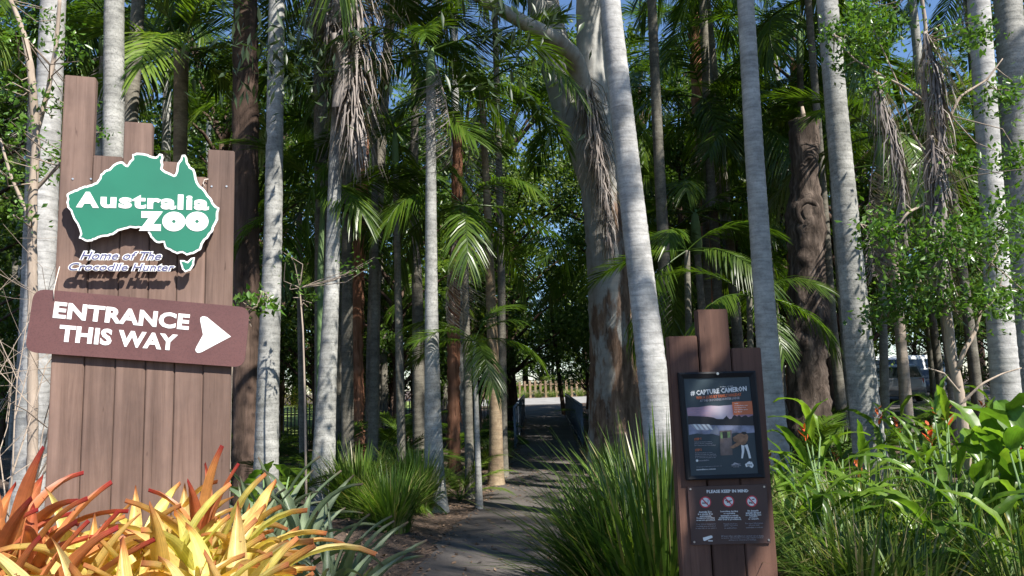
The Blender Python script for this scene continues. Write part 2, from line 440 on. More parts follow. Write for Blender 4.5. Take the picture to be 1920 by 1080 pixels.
# entrance panel: chalky faded brown sheet with speckled weathering along its lower edge
m, nt, b = nodes_mat('entrance_brown')
mp = mapping(nt, (1, 1, 1))
n1 = N(nt, 'ShaderNodeTexNoise', Scale=160.0, Detail=3.0)
n2 = N(nt, 'ShaderNodeTexNoise', Scale=4.0, Detail=5.0)
for n in (n1, n2): nt.links.new(mp.outputs[0], n.inputs[0])
c = ramp(nt, [(0.3, (0.098, 0.041, 0.038)), (0.7, (0.135, 0.060, 0.055))], n2.outputs[0]).outputs[0]
s = ramp(nt, [(0.36, (0.6, 0.6, 0.6)), (0.52, (1.08, 1.08, 1.08))], n1.outputs[0])
nt.links.new(mixc(nt, 0.4, c, s.outputs[0], 'MULTIPLY'), b.inputs['Base Color'])
b.inputs['Roughness'].default_value = 0.42

# asphalt
m, nt, b = nodes_mat('asphalt')
mp = mapping(nt, (1, 1, 1))
n1 = N(nt, 'ShaderNodeTexNoise', Scale=0.9, Detail=6.0, Roughness=0.6)
n2 = N(nt, 'ShaderNodeTexNoise', Scale=120.0, Detail=3.0)
for n in (n1, n2): nt.links.new(mp.outputs[0], n.inputs[0])
c = ramp(nt, [(0.3, (0.046, 0.039, 0.035)), (0.5, (0.08, 0.069, 0.062)), (0.7, (0.115, 0.10, 0.089))], n1.outputs[0]).outputs[0]
s = ramp(nt, [(0.3, (0.6, 0.6, 0.6)), (0.7, (1.3, 1.3, 1.3))], n2.outputs[0])
nt.links.new(mixc(nt, 0.9, c, s.outputs[0], 'MULTIPLY'), b.inputs['Base Color'])
b.inputs['Roughness'].default_value = 0.9
bump(nt, b, n2.outputs[0], 0.4, 0.006)

# mulch / forest floor
m, nt, b = nodes_mat('mulch')
mp = mapping(nt, (1, 1, 1))
n1 = N(nt, 'ShaderNodeTexNoise', Scale=1.4, Detail=6.0, Roughness=0.6)
n2 = N(nt, 'ShaderNodeTexVoronoi', Scale=26.0)
n3 = N(nt, 'ShaderNodeTexNoise', Scale=60.0, Detail=4.0)
for n in (n1, n2, n3): nt.links.new(mp.outputs[0], n.inputs[0])
c = ramp(nt, [(0.3, (0.05, 0.035, 0.026)), (0.7, (0.13, 0.09, 0.066))], n1.outputs[0]).outputs[0]
vc = nt.nodes.new('ShaderNodeRGBToBW'); nt.links.new(n2.outputs['Color'], vc.inputs[0])
v = ramp(nt, [(0.2, (0.5, 0.5, 0.5)), (0.9, (1.6, 1.5, 1.4))], vc.outputs[0])
nt.links.new(mixc(nt, 0.85, c, v.outputs[0], 'MULTIPLY'), b.inputs['Base Color'])
b.inputs['Roughness'].default_value = 0.95
bump(nt, b, n3.outputs[0], 0.8, 0.03)

# lawn
m, nt, b = nodes_mat('lawn')
mp = mapping(nt, (1, 1, 1))
n1 = N(nt, 'ShaderNodeTexNoise', Scale=2.0, Detail=8.0, Roughness=0.7)
nt.links.new(mp.outputs[0], n1.inputs[0])
c = ramp(nt, [(0.3, (0.10, 0.16, 0.03)), (0.7, (0.24, 0.30, 0.08))], n1.outputs[0]).outputs[0]
nt.links.new(c, b.inputs['Base Color'])
b.inputs['Roughness'].default_value = 0.9

# ------------------------------------------------------------------ mesh helpers
def mesh(name, V, Fc, mat, uv=None, smooth=False):
    """V (n,3); Fc ndarray (m,k) or list of index tuples; uv per vertex (n,2)."""
    me = bpy.data.meshes.new(name)
    V = np.asarray(V, dtype=np.float32).reshape(-1, 3)
    if isinstance(Fc, np.ndarray):
        k = Fc.shape[1]; m_ = len(Fc)
        me.vertices.add(len(V)); me.vertices.foreach_set('co', V.ravel())
        me.loops.add(m_ * k); me.loops.foreach_set('vertex_index', Fc.astype(np.int32).ravel())
        me.polygons.add(m_)
        me.polygons.foreach_set('loop_start', np.arange(0, m_ * k, k, dtype=np.int32))
        me.polygons.foreach_set('loop_total', np.full(m_, k, dtype=np.int32))
        me.update(calc_edges=True)
    else:
        me.from_pydata([tuple(map(float, v)) for v in V], [], [tuple(f) for f in Fc])
    if uv is not None:
        ul = me.uv_layers.new(name='UVMap')
        li = np.zeros(len(me.loops), dtype=np.int32)
        me.loops.foreach_get('vertex_index', li)
        ul.data.foreach_set('uv', np.asarray(uv, dtype=np.float32)[li].ravel())
    if smooth:
        me.polygons.foreach_set('use_smooth', np.ones(len(me.polygons), dtype=bool))
    me.materials.append(MATS[mat])
    me.validate()
    return me

def obj(name, me, parent=None, loc=(0, 0, 0), rot=None, scale=None):
    o = bpy.data.objects.new(name, me)
    COL.objects.link(o)
    o.location = loc
    if rot is not None: o.rotation_euler = rot
    if scale is not None: o.scale = scale if hasattr(scale, '__len__') else (scale,) * 3
    if parent is not None: o.parent = parent
    return o

def tag(o, label, cat, group=None):
    o['label'] = label; o['category'] = cat
    if group: o['group'] = group
    return o

def thing(name, label, cat, loc=(0, 0, 0), rotz=0.0, group=None, scale=1.0):
    o = obj(name, None, None, loc, (0, 0, rotz), scale)
    o.empty_display_size = 0.2
    return tag(o, label, cat, group)

def stuff(o):
    o['kind'] = 'stuff'; return o

class Acc:
    """accumulates quads into one mesh"""
    def __init__(s): s.V = []; s.F = []; s.U = []; s.n = 0
    def add(s, V, Fc, U=None):
        V = np.asarray(V, float).reshape(-1, 3); Fc = np.asarray(Fc)
        s.V.append(V); s.F.append(Fc + s.n)
        s.U.append(np.zeros((len(V), 2)) if U is None else np.asarray(U, float))
        s.n += len(V)
    def build(s, name, mat, smooth=False):
        return mesh(name, np.concatenate(s.V), np.concatenate(s.F), mat, np.concatenate(s.U), smooth)

def tube(P, rad, sides=10, noise=0.0, seed=0, cap=True, ridged=0):
    """quad tube through points P with radii rad; returns V, F, UV"""
    P = np.asarray([tuple(p) for p in P], float); n = len(P)
    rad = np.broadcast_to(np.asarray(rad, float), (n,))
    T = np.gradient(P, axis=0); T /= np.linalg.norm(T, axis=1)[:, None] + 1e-9
    ref = np.array([0.0, 1.0, 0.0]) if abs(T[0][2]) > 0.7 else np.array([0, 0, 1.0])
    a = np.linspace(0, 2 * math.pi, sides, endpoint=False)
    X = np.cross(np.broadcast_to(ref, (n, 3)), T); X /= np.linalg.norm(X, axis=1)[:, None] + 1e-9
    Yv = np.cross(T, X)
    rr = rad[:, None] * np.ones((n, sides))
    if noise:
        g = np.random.default_rng(seed)
        k = g.normal(0, 1, (n, sides))
        k = (k + np.roll(k, 1, 0) + np.roll(k, -1, 0) + np.roll(k, 1, 1) + np.roll(k, -1, 1)) / 2.2
        rr = rr * (1 + noise * k)
    if ridged:
        g = np.random.default_rng(seed + 5)
        rr = rr * (1 + ridged * g.normal(0, 1, sides)[None, :])
    V = P[:, None, :] + rr[..., None] * (np.cos(a)[None, :, None] * X[:, None, :] + np.sin(a)[None, :, None] * Yv[:, None, :])
    V = V.reshape(-1, 3)
    i = np.arange(n - 1)[:, None] * sides; j = np.arange(sides)[None, :]; j2 = (j + 1) % sides
    Fq = np.stack([i + j, i + j2, i + sides + j2, i + sides + j], -1).reshape(-1, 4)
    U = np.stack([np.tile(np.arange(sides) / sides, n), np.repeat(np.linspace(0, 1, n), sides)], -1)
    if cap:
        c0 = len(V)
        V = np.vstack([V, P[0], P[-1]])
        U = np.vstack([U, [0.5, 0], [0.5, 1]])
        jj = np.arange(0, sides, 2)
        e = (n - 1) * sides
        f0 = np.stack([np.full_like(jj, c0), (jj + 2) % sides, (jj + 1) % sides, jj], -1)
        f1 = np.stack([np.full_like(jj, c0 + 1), e + jj, e + (jj + 1) % sides, e + (jj + 2) % sides], -1)
        Fq = np.vstack([Fq, f0, f1])
    return V, Fq, U

def smooth_path(P, W, step):
    """Catmull-like resample of points and widths at about `step` spacing"""
    P = np.asarray([tuple(p) for p in P], float); W = np.asarray(W, float)
    seg = np.linalg.norm(np.diff(P, axis=0), axis=1); s = np.concatenate([[0], np.cumsum(seg)])
    n = max(4, int(s[-1] / step))
    t = np.linspace(0, s[-1], n)
    k = max(1, int(n * 0.04))
    def f(y):
        q = np.interp(t, s, y)
        if n > 12:
            pad = np.concatenate([2 * q[0] - q[k:0:-1], q, 2 * q[-1] - q[-2:-k - 2:-1]])
            q = np.convolve(pad, np.ones(2 * k + 1) / (2 * k + 1), 'valid')
        return q
    return np.stack([f(P[:, 0]), f(P[:, 1]), f(P[:, 2])], -1), f(W)

def box(x0, x1, y0, y1, z0, z1):
    V = np.array([[x, y, z] for z in (z0, z1) for y in (y0, y1) for x in (x0, x1)], float)
    Fq = np.array([[0, 2, 3, 1], [4, 5, 7, 6], [0, 1, 5, 4], [2, 6, 7, 3], [0, 4, 6, 2], [1, 3, 7, 5]])
    return V, Fq

def bevel_box(name, dims, mat, bev=0.006, jit=0.0):
    """box from dims=(x0,x1,y0,y1,z0,z1) with real bevelled edges"""
    bm = bmesh.new()
    V, Fq = box(*dims)
    vs = [bm.verts.new(v) for v in V]
    for f in Fq: bm.faces.new([vs[i] for i in f])
    bmesh.ops.recalc_face_normals(bm, faces=bm.faces)
    bmesh.ops.bevel(bm, geom=list(bm.edges), offset=bev, segments=2, affect='EDGES')
    if jit:
        for v in bm.verts:
            v.co += Vector((random.uniform(-jit, jit), random.uniform(-jit, jit), random.uniform(-jit, jit)))
    me = bpy.data.meshes.new(name); bm.to_mesh(me); bm.free()
    me.materials.append(MATS[mat])
    return me

# ------------------------------------------------------------------ ground, path, lawn, car park
def axis(dense0, dense1, step, far):
    a = list(np.arange(dense0, dense1 + 1e-6, step))
    d = step; lo = dense0; hi = dense1; L = []; H = []
    while hi < far:
        d *= 1.25; hi += d; H.append(hi); lo -= d; L.append(lo)
    return np.array(L[::-1] + a + H)
gxs = axis(-8, 8, 0.2, 500); gys = axis(-4, 26, 0.22, 500)
GX, GY = np.meshgrid(gxs, gys)
GZ = gz(GX, GY)
V = np.stack([GX, GY, GZ], -1).reshape(-1, 3)
nx, ny = len(gxs), len(gys)
i = (np.arange(ny - 1)[:, None] * nx + np.arange(nx - 1)[None, :]).ravel()
g = obj('ground', mesh('ground', V, np.stack([i, i + 1, i + nx + 1, i + nx], -1), 'mulch', smooth=True))
g['kind'] = 'structure'; g['label'] = 'brown leaf mulch forest floor under the palms'

def strip(name, ys, lf, rf, dz, mat, label, nxs=8, wob=0.0):
    V = []; r2 = np.random.default_rng(3)
    for y in ys:
        l, r_ = lf(y), rf(y)
        l += r2.normal(0, wob); r_ += r2.normal(0, wob)
        for k in range(nxs + 1):
            x = l + (r_ - l) * k / nxs
            V.append((x, y, gzf(x, y) + dz))
    n = nxs + 1
    Fq = [(a * n + k, a * n + k + 1, (a + 1) * n + k + 1, (a + 1) * n + k) for a in range(len(ys) - 1) for k in range(nxs)]
    o = obj(name, mesh(name, V, np.array(Fq), mat, smooth=True))
    o['kind'] = 'structure'; o['label'] = label
    return o
strip('path', np.concatenate([np.arange(-6, 30, 0.25), np.arange(30, 52.1, 1)]), lambda y: float(path_lr(y)[0]), lambda y: float(path_lr(y)[1]), 0.012, 'asphalt', 'shaded asphalt footpath leading to the footbridge', wob=0.025)
strip('cross_road', np.arange(47, 60, 1.0), lambda y: -6.0, lambda y: 11.0, 0.02, 'road_pale', 'sunlit road crossing beyond the footbridge')
strip('lawn', np.arange(27, 64, 1.5), lambda y: -34.0, lambda y: -6.2, 0.015, 'lawn', 'sunlit mown lawn beyond the black picket fence')
strip('car_park', np.arange(30, 66, 1.5), lambda y: 12.5, lambda y: 48.0, 0.015, 'asphalt', 'asphalt car park among the trees')

# leaf litter: scattered dry leaves along the path edges and over the beds
def litter(nm, n, xs, ys, label, size=(0.03, 0.09), near_path=False):
    g2 = np.random.default_rng(11)
    x = g2.uniform(*xs, n); y = g2.uniform(*ys, n)
    if near_path:
        l, r_ = path_lr(y)
        side = g2.random(n) < 0.5
        off = np.abs(g2.normal(0, 0.45, n)) - 0.12
        x = np.where(side, l - off, r_ + off)
    z = gz(x, y) + 0.02
    a = g2.uniform(0, 6.28, n); L = g2.uniform(*size, n); W = L * g2.uniform(0.25, 0.5, n)
    d = np.stack([np.cos(a), np.sin(a), g2.normal(0, 0.25, n)], -1); e = np.stack([-np.sin(a), np.cos(a), g2.normal(0, 0.3, n)], -1)
    c = np.stack([x, y, z], -1)
    V = np.stack([c - d * L[:, None] / 2, c + e * W[:, None] / 2, c + d * L[:, None] / 2, c - e * W[:, None] / 2], 1)
    V[..., 2] = np.maximum(V[..., 2], (z - 0.004)[:, None])
    t = g2.random(n)
    U = np.stack([np.repeat(t, 4), np.tile([0, .5, 1, .5], n)], -1)
    o = obj(nm, mesh(nm, V.reshape(-1, 3), np.arange(n * 4).reshape(-1, 4), 'litter', U))
    o['kind'] = 'stuff'; o['label'] = label; o['category'] = 'leaf litter'
litter('leaf_litter', 9000, (-6, 8), (3, 18), 'dry brown leaves scattered over the garden beds')
litter('path_litter', 5200, (-1, 1), (5.5, 24), 'small dry leaves strewn along the edges of the path', (0.02, 0.07), True)

# ------------------------------------------------------------------ fronds and leaves
def frond_mesh(name, L=2.7, n=52, leafL=0.62, leafW=0.036, bend=1.15, droop=0.5, vee=0.35, mat='frond', seed=0, rough=0.06, stem=0.22):
    g2 = np.random.default_rng(seed)
    m_ = 22
    t = np.linspace(0, 1, m_)
    ang = -bend * t ** 1.35
    ds = L / (m_ - 1)
    x = np.concatenate([[0], np.cumsum(np.cos(ang[:-1]) * ds)]); z = np.concatenate([[0], np.cumsum(np.sin(ang[:-1]) * ds)])
    y = 0.10 * L * g2.normal() * t ** 2 * 0.5
    P = np.stack([x, y, z], -1)
    acc = Acc()
    acc.add(*tube(P, 0.020 * (1 - 0.85 * t) * L / 2.7 + 0.002, 5, cap=False))
    # leaflets, vectorised
    s = np.tile(np.linspace(stem, 1.0, n), 2)
    side = np.repeat([1.0, -1.0], n)
    s = np.clip(s + g2.normal(0, 0.004, 2 * n), stem, 1)
    base = np.stack([np.interp(s, t, P[:, k]) for k in range(3)], -1)
    a = np.interp(s, t, ang)
    T = np.stack([np.cos(a), 0 * a, np.sin(a)], -1); Nn = np.stack([-np.sin(a), 0 * a, np.cos(a)], -1)
    S = np.stack([0 * a, side, 0 * a], -1)
    u = (s - stem) / (1 - stem)
    l = leafL * (0.45 + 0.75 * np.sin(np.pi * np.clip(0.12 + 0.78 * u, 0, 1))) * (1 + g2.normal(0, 0.05, 2 * n))
    l *= np.where(g2.random(2 * n) < 0.03, 0.35, 1)
    fa = 0.75 - 0.15 * u + 0.55 * u ** 3 + g2.normal(0, rough, 2 * n)      # forward sweep
    va = vee + g2.normal(0, rough * 1.5, 2 * n)
    D = S * (np.cos(fa) * np.cos(va))[:, None] + T * np.sin(fa)[:, None] + Nn * (np.cos(fa) * np.sin(va))[:, None]
    D /= np.linalg.norm(D, axis=1)[:, None]
    Wd = np.cross(D, Nn); Wd /= np.linalg.norm(Wd, axis=1)[:, None] + 1e-9
    tw = g2.normal(0, 0.25, 2 * n)
    N2 = np.cross(Wd, D)
    Wd = Wd * np.cos(tw)[:, None] + N2 * np.sin(tw)[:, None]
    q = np.array([0, 0.3, 0.65, 1.0]); wq = np.array([0.55, 1.0, 0.8, 0.06])
    dr = droop * (0.6 + 0.8 * g2.random(2 * n))
    rows = []
    for qi, wi in zip(q, wq):
        c = base + D * (l * qi)[:, None] + np.array([0, 0, -1.0]) * (dr * l * qi ** 2)[:, None]
        rows.append(c - Wd * leafW * 0.5 * wi); rows.append(c + Wd * leafW * 0.5 * wi)
    V = np.stack(rows, 1)
    b8 = (np.arange(2 * n) * 8)[:, None]
    Fq = np.concatenate([b8 + np.array([0, 1, 3, 2]), b8 + np.array([2, 3, 5, 4]), b8 + np.array([4, 5, 7, 6])])
    tint = np.clip(g2.normal(0.5, 0.2, 2 * n), 0, 1)
    U = np.stack([np.repeat(tint, 8), np.tile(np.repeat(q, 2), 2 * n)], -1)
    acc.add(V.reshape(-1, 3), Fq, U)
    return acc.build(name, mat)

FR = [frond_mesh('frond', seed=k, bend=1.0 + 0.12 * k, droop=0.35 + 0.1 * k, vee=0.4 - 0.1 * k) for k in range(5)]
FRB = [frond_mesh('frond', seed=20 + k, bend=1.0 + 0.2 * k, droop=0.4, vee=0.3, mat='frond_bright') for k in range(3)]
FRD = [frond_mesh('dead_frond', seed=30 + k, bend=0.35, droop=0.9, vee=-0.2, n=60, leafL=0.55, leafW=0.02, mat='frond_dead', rough=0.2) for k in range(3)]

GOLD = 2.39996
def crown(parent, top, n, scale, seed, pool, lo=-0.35, hi=1.15, az0=None):
    g2 = random.Random(seed)
    az = g2.uniform(0, 6.28) if az0 is None else az0
    for k in range(n):
        t = (k + 0.5) / n
        el = hi + (lo - hi) * t ** 0.8 + g2.uniform(-0.1, 0.1)
        a = az + k * GOLD + g2.uniform(-0.2, 0.2)
        s = scale * g2.uniform(0.85, 1.1) * (0.8 + 0.2 * min(1, 2 * t))
        dead = k == n - 1 and n > 7 and g2.random() < 0.25
        if dead: el = -1.25
        obj('frond', g2.choice(FRD) if dead else g2.choice(pool), parent, top, (g2.uniform(-0.3, 0.3), -el, a), s)

def ringed(P, r, step=0.12, seed=0):
    """resample a palm stem so that leaf-scar rings are real ridges"""
    g2 = np.random.default_rng(seed)
    P, r = smooth_path(P, r, 0.035)
    s = np.concatenate([[0], np.cumsum(np.linalg.norm(np.diff(P, axis=0), axis=1))])
    edges = np.cumsum(step * g2.uniform(0.75, 1.3, int(s[-1] / step) + 3))
    ph = np.array([np.min(np.abs(edges - q)) for q in s])
    return P, r * (1 + 0.032 * np.exp(-(ph / 0.016) ** 2) + 0.004 * g2.normal(0, 1, len(r)))

def stem_path(pts, Y, top_z=None, lean=0.5, Ys=None):
    """pixel list (px,py,width) top..bottom at depth Y -> world points from ground up, radii"""
    P = []; W = []
    for k, (px, py, w) in enumerate(pts):
        y = Ys[k] if Ys else Y
        p = at(px, py, y); P.append(p)
        dep = -(CM.transposed() @ (p - Vector((0, 0, CAM_H)))).z
        W.append(w * dep / F_PX / 2)
    P = P[::-1]; W = W[::-1]
    d = P[0] - P[1]
    if P[0].z > 0.02:                                    # down to the ground
        e = P[0] + d * (P[0].z + 0.10) / max(0.05, -d.z)
        e.z = gzf(e.x, e.y) - 0.12
        P.insert(0, e); W.insert(0, W[0] * 1.08)
    else:
        P[0].z = gzf(P[0].x, P[0].y) - 0.12
    if top_z and P[-1].z < top_z:
        d = P[-1] - P[-2]; d = d / max(0.05, d.z)
        e = P[-1] + Vector((d.x * lean, d.y * lean, 1)) * (top_z - P[-1].z)
        P.append(e); W.append(W[-1] * 0.92)
    return P, W

def palm(pts, Y, label, mat='palm_grey', top_z=11.0, n=11, fs=1.0, seed=0, shaft=True, pool=None, name='palm_tree', group=None, sides=16, lo=-0.35, hi=1.15, flare=True, az0=None):
    P, W = stem_path(pts, Y, top_z)
    base = Vector((P[0].x, P[0].y, gzf(P[0].x, P[0].y)))
    t = thing(name, label, 'palm tree', base, group=group)
    Pl = [p - base for p in P]
    Pr, r = ringed(Pl, W, seed=seed)
    if flare:
        h = Pr[:, 2]
        r = r * (1 + 0.28 * np.exp(-np.clip(h, 0, None) / 0.28))
    obj('trunk', mesh('trunk', *_vf(tube(Pr, r, sides)), mat, None, True), t)
    top = Pl[-1]
    if n:
        d = (Pl[-1] - Pl[-2]).normalized()
        if shaft:
            h = 0.9 * fs; rr = W[-1]
            cs = [top - d * 0.02, top + d * h * 0.2, top + d * h * 0.6, top + d * h]
            obj('crownshaft', mesh('crownshaft', *_vf(tube(cs, [rr * 1.02, rr * 1.22, rr * 1.05, rr * 0.55], 12)), 'crownshaft', None, True), t)
            top = top + d * h * 0.93
        crown(t, top, n, fs, seed, pool or FR, lo, hi, az0)
    return t

def _vf(r):
    return r[0], r[1]

# ------------------------------------------------------------------ the big left sign
class Plane:
    """a vertical plane with pixel -> (u, v) lookup; u runs right, v up, n towards the viewer"""
    def __init__(s, px, py, Y, yaw):
        o = at(px, py, Y); s.O = Vector((o.x, o.y, 0))
        s.U = Vector((math.cos(yaw), math.sin(yaw), 0)); s.N = Vector((math.sin(yaw), -math.cos(yaw), 0)); s.yaw = yaw
    def uv(s, px, py, off=0.0):
        d = ray(px, py); C = Vector((0, 0, CAM_H)); O = s.O + s.N * off
        t = (O - C).dot(s.N) / d.dot(s.N)
        p = C + d * t - s.O
        return np.array([p.dot(s.U), p.z])

def poly_mesh(name, pts, n0, n1, mat, uvbox=False):
    """closed 2-D outline extruded from depth n0 (back) to n1 (front); local x=u, y=-n, z=v"""
    pts = [tuple(p) for p in pts]
    tri = geometry.tessellate_polygon([[Vector((p[0], p[1], 0)) for p in pts]])
    k = len(pts)
    A = np.array(pts)
    V = [(p[0], -n1, p[1]) for p in pts] + [(p[0], -n0, p[1]) for p in pts]
    area = 0.5 * np.sum(A[:, 0] * np.roll(A[:, 1], -1) - np.roll(A[:, 0], -1) * A[:, 1])
    Fc = []
    for a, b_, c in tri:
        ar = (A[b_] - A[a])[0] * (A[c] - A[a])[1] - (A[b_] - A[a])[1] * (A[c] - A[a])[0]
        if ar < 0: a, b_, c = a, c, b_
        Fc.append((a, b_, c)); Fc.append((k + a, k + c, k + b_))
    for a in range(k):
        b_ = (a + 1) % k
        Fc.append((a, k + a, k + b_, b_) if area > 0 else (a, b_, k + b_, k + a))
    U = None
    if uvbox:
        lo = A.min(0); sz = A.max(0) - lo
        U = np.vstack([(A - lo) / sz] * 2)
    return mesh(name, V, Fc, mat, U)

def rounded(c, rad, seg=6):
    """rounded quadrilateral from four corners (TL,TR,BR,BL)"""
    out = []
    c = [np.array(p) for p in c]
    for k in range(4):
        p = c[k]; a = c[k - 1] - p; b_ = c[(k + 1) % 4] - p
        a = a / np.linalg.norm(a); b_ = b_ / np.linalg.norm(b_)
        for q in np.linspace(0, 1, seg):
            # quadratic bezier corner
            s = p + a * rad; e = p + b_ * rad
            out.append((1 - q) ** 2 * s + 2 * q * (1 - q) * p * 0.98 + 2 * q * (1 - q) * (s + e) * 0.01 + q ** 2 * e)
    return out

def text_mesh(name, s, bl, br, tl, n0, n1, mat, offset=0.0, shear=0.0, space=1.0, res=3, fit=None):
    """built-in typeface set between three plane points (baseline left/right, top left)"""
    cu = bpy.data.curves.new('t', 'FONT')
    cu.body = s; cu.size = 1.0; cu.offset = offset; cu.shear = shear; cu.space_character = space
    cu.resolution_u = res; cu.extrude = 0.5; cu.fill_mode = 'BOTH'
    to = bpy.data.objects.new('t', cu); COL.objects.link(to)
    dg = bpy.context.evaluated_depsgraph_get()
    me = bpy.data.meshes.new_from_object(to.evaluated_get(dg))
    ref = None
    if fit is not None:                    # fit the box of the un-thickened glyphs
        cu.offset = fit
        r_ = bpy.data.meshes.new_from_object(to.evaluated_get(bpy.context.evaluated_depsgraph_get()))
        ref = np.zeros(len(r_.vertices) * 3, np.float32); r_.vertices.foreach_get('co', ref); ref = ref.reshape(-1, 3)
        bpy.data.meshes.remove(r_)
    bpy.data.objects.remove(to); bpy.data.curves.remove(cu)
    me.name = name
    n = len(me.vertices); co = np.zeros(n * 3, np.float32); me.vertices.foreach_get('co', co); co = co.reshape(-1, 3)
    ref = co if ref is None else ref
    x0, x1 = ref[:, 0].min(), ref[:, 0].max(); y0, y1 = ref[:, 1].min(), ref[:, 1].max()
    bl, br, tl = map(np.array, (bl, br, tl))
    a = ((co[:, 0] - x0) / (x1 - x0))[:, None]; b_ = ((co[:, 1] - y0) / (y1 - y0))[:, None]
    q = bl + a * (br - bl) + b_ * (tl - bl)
    dep = n0 + (co[:, 2] + 0.5) * (n1 - n0)
    me.vertices.foreach_set('co', np.stack([q[:, 0], -dep, q[:, 1]], -1).astype(np.float32).ravel())
    me.materials.clear(); me.materials.append(MATS[mat]); me.update()
    return me

SL = Plane(265, 690, 3.8, R(18))
sign = thing('timber_sign', 'tall entrance sign of brown vertical boards with green map panel and arrow panel', 'sign', SL.O + Vector((0, 0, gzf(SL.O.x, SL.O.y))), SL.yaw)
SZ = gzf(SL.O.x, SL.O.y)
def slz(p, off=0.0):           # pixel -> local sign coordinates (z relative to its base)
    q = SL.uv(p[0], p[1], off); return (q[0], q[1] - SZ)
bx = [SL.uv(x, 690)[0] for x in (95, 158, 216, 273, 327, 381, 434)]
tops = [SL.uv(163, 144)[1], SL.uv(212, 293)[1], SL.uv(266, 230)[1], SL.uv(318, 303)[1], SL.uv(368, 331)[1], SL.uv(418, 282)[1]]
for k in range(6):
    th = 0.0 if k not in (0, 2, 5) else 0.004
    tilt = random.uniform(-0.002, 0.002)
    me = bevel_box('board', (bx[k] + 0.0015, bx[k + 1] - 0.0015, -th, 0.055, -0.4, tops[k] - SZ), 'timber_left', 0.004)
    obj('board', me, sign, (0, tilt, 0))
for zz in (0.5, 1.75):
    obj('rail', bevel_box('rail', (bx[0] + 0.03, bx[6] - 0.03, 0.057, 0.10, zz, zz + 0.09), 'timber_left', 0.004), sign)
def screw(parent, u, v, n, r=0.006, mat='screw_metal'):
    a = np.linspace(0, 2 * math.pi, 10, endpoint=False)
    obj('screw', poly_mesh('screw', np.stack([u + r * np.cos(a), v + r * np.sin(a)], -1), n, n + 0.003, mat), parent)
for p in ((137, 336), (171, 336), (425, 350), (397, 350), (185, 560), (96, 992), (190, 985), (330, 1000)):
    q = slz(p); screw(sign, q[0], q[1], 0.005 if p[0] != 185 else 0.001, 0.005)

Z1 = lambda x, y: (100 + x / 3.6, 260 + y / 3.6)
OFFM = 0.068
aus = [(90,375),(130,352),(185,328),(240,312),(290,295),(312,265),(318,240),(345,215),(375,205),(400,178),(435,158),(470,155),(490,175),(500,178),(515,150),(535,130),(532,105),(560,95),(610,98),(650,112),(690,122),(705,115),(715,100),(738,105),(742,130),(735,150),(742,175),(735,200),(760,220),(790,232),(812,245),(822,240),(832,200),(838,165),(858,140),(868,110),(890,108),(903,130),(910,165),(925,190),(950,205),(962,240),(970,280),(985,310),(1010,330),(1030,355),(1045,380),(1065,400),(1078,430),(1095,450),(1120,465),(1112,510),(1112,545),(1095,580),(1080,620),(1050,660),(1015,700),(995,750),(960,770),(900,788),(870,770),(835,778),(790,755),(755,740),(745,700),(715,705),(685,695),(655,665),(640,635),(625,605),(590,605),(520,600),(480,612),(440,622),(400,650),(350,660),(300,672),(260,692),(215,692),(172,672),(182,640),(165,590),(135,540),(118,490),(95,465),(88,430),(95,405)]
def coast(P, amp, seed):
    g2 = random.Random(seed); out = []
    for k, p in enumerate(P):
        q = P[(k + 1) % len(P)]
        out.append(p)
        L = math.hypot(q[0] - p[0], q[1] - p[1])
        for j in range(1, max(1, int(L / 14))):
            f = j / max(1, int(L / 14))
            out.append((p[0] + (q[0] - p[0]) * f + g2.uniform(-amp, amp), p[1] + (q[1] - p[1]) * f + g2.uniform(-amp, amp)))
    return out
def inset(P, d):
    P = np.array(P, float); n = len(P)
    a = P - np.roll(P, 2, 0); b_ = np.roll(P, -2, 0) - P
    t = a / (np.linalg.norm(a, axis=1)[:, None] + 1e-9) + b_ / (np.linalg.norm(b_, axis=1)[:, None] + 1e-9)
    t /= np.linalg.norm(t, axis=1)[:, None] + 1e-9
    nrm = np.stack([-t[:, 1], t[:, 0]], -1)          # image coords, clockwise outline -> inward
    return P + nrm * d
ausj = coast(aus, 3.0, 4)
mp_out = [slz(Z1(*p), OFFM) for p in ausj]
mp_in = [slz(Z1(*p), OFFM) for p in inset(ausj, 15)]
panel = obj('map_panel', poly_mesh('map_panel', mp_out, OFFM - 0.012, OFFM, 'sign_white'), sign)
obj('map_face', poly_mesh('map_face', mp_in, OFFM, OFFM + 0.002, 'sign_green'), panel)
tas = [(855,820),(880,820),(905,830),(930,805),(955,800),(950,850),(925,890),(890,902),(868,880),(860,850)]
tj = coast(tas, 2.5, 9)
tp = obj('island_panel', poly_mesh('island_panel', [slz(Z1(*p), OFFM) for p in tj], OFFM - 0.012, OFFM, 'sign_white'), sign)
obj('island_face', poly_mesh('island_face', [slz(Z1(*p), OFFM) for p in inset(tj, 13)], OFFM, OFFM + 0.002, 'sign_green'), tp)
def stext(nm, s, bl, br, tl, Zf, off, mat, parent, n0=0.002, n1=0.004, **kw):
    return obj(nm, text_mesh(nm, s, slz(Zf(*bl), off), slz(Zf(*br), off), slz(Zf(*tl), off), off + n0, off + n1, mat, **kw), parent)
stext('lettering', 'A', (153, 464), (308, 469), (158, 357), Z1, OFFM, 'sign_white', panel, offset=0.055)
stext('lettering', 'ustralia', (318, 468), (1050, 486), (322, 362), Z1, OFFM, 'sign_white', panel, offset=0.042, space=1.10)
stext('lettering', 'z', (578, 622), (738, 624), (580, 490), Z1, OFFM, 'sign_white', panel, offset=0.055)
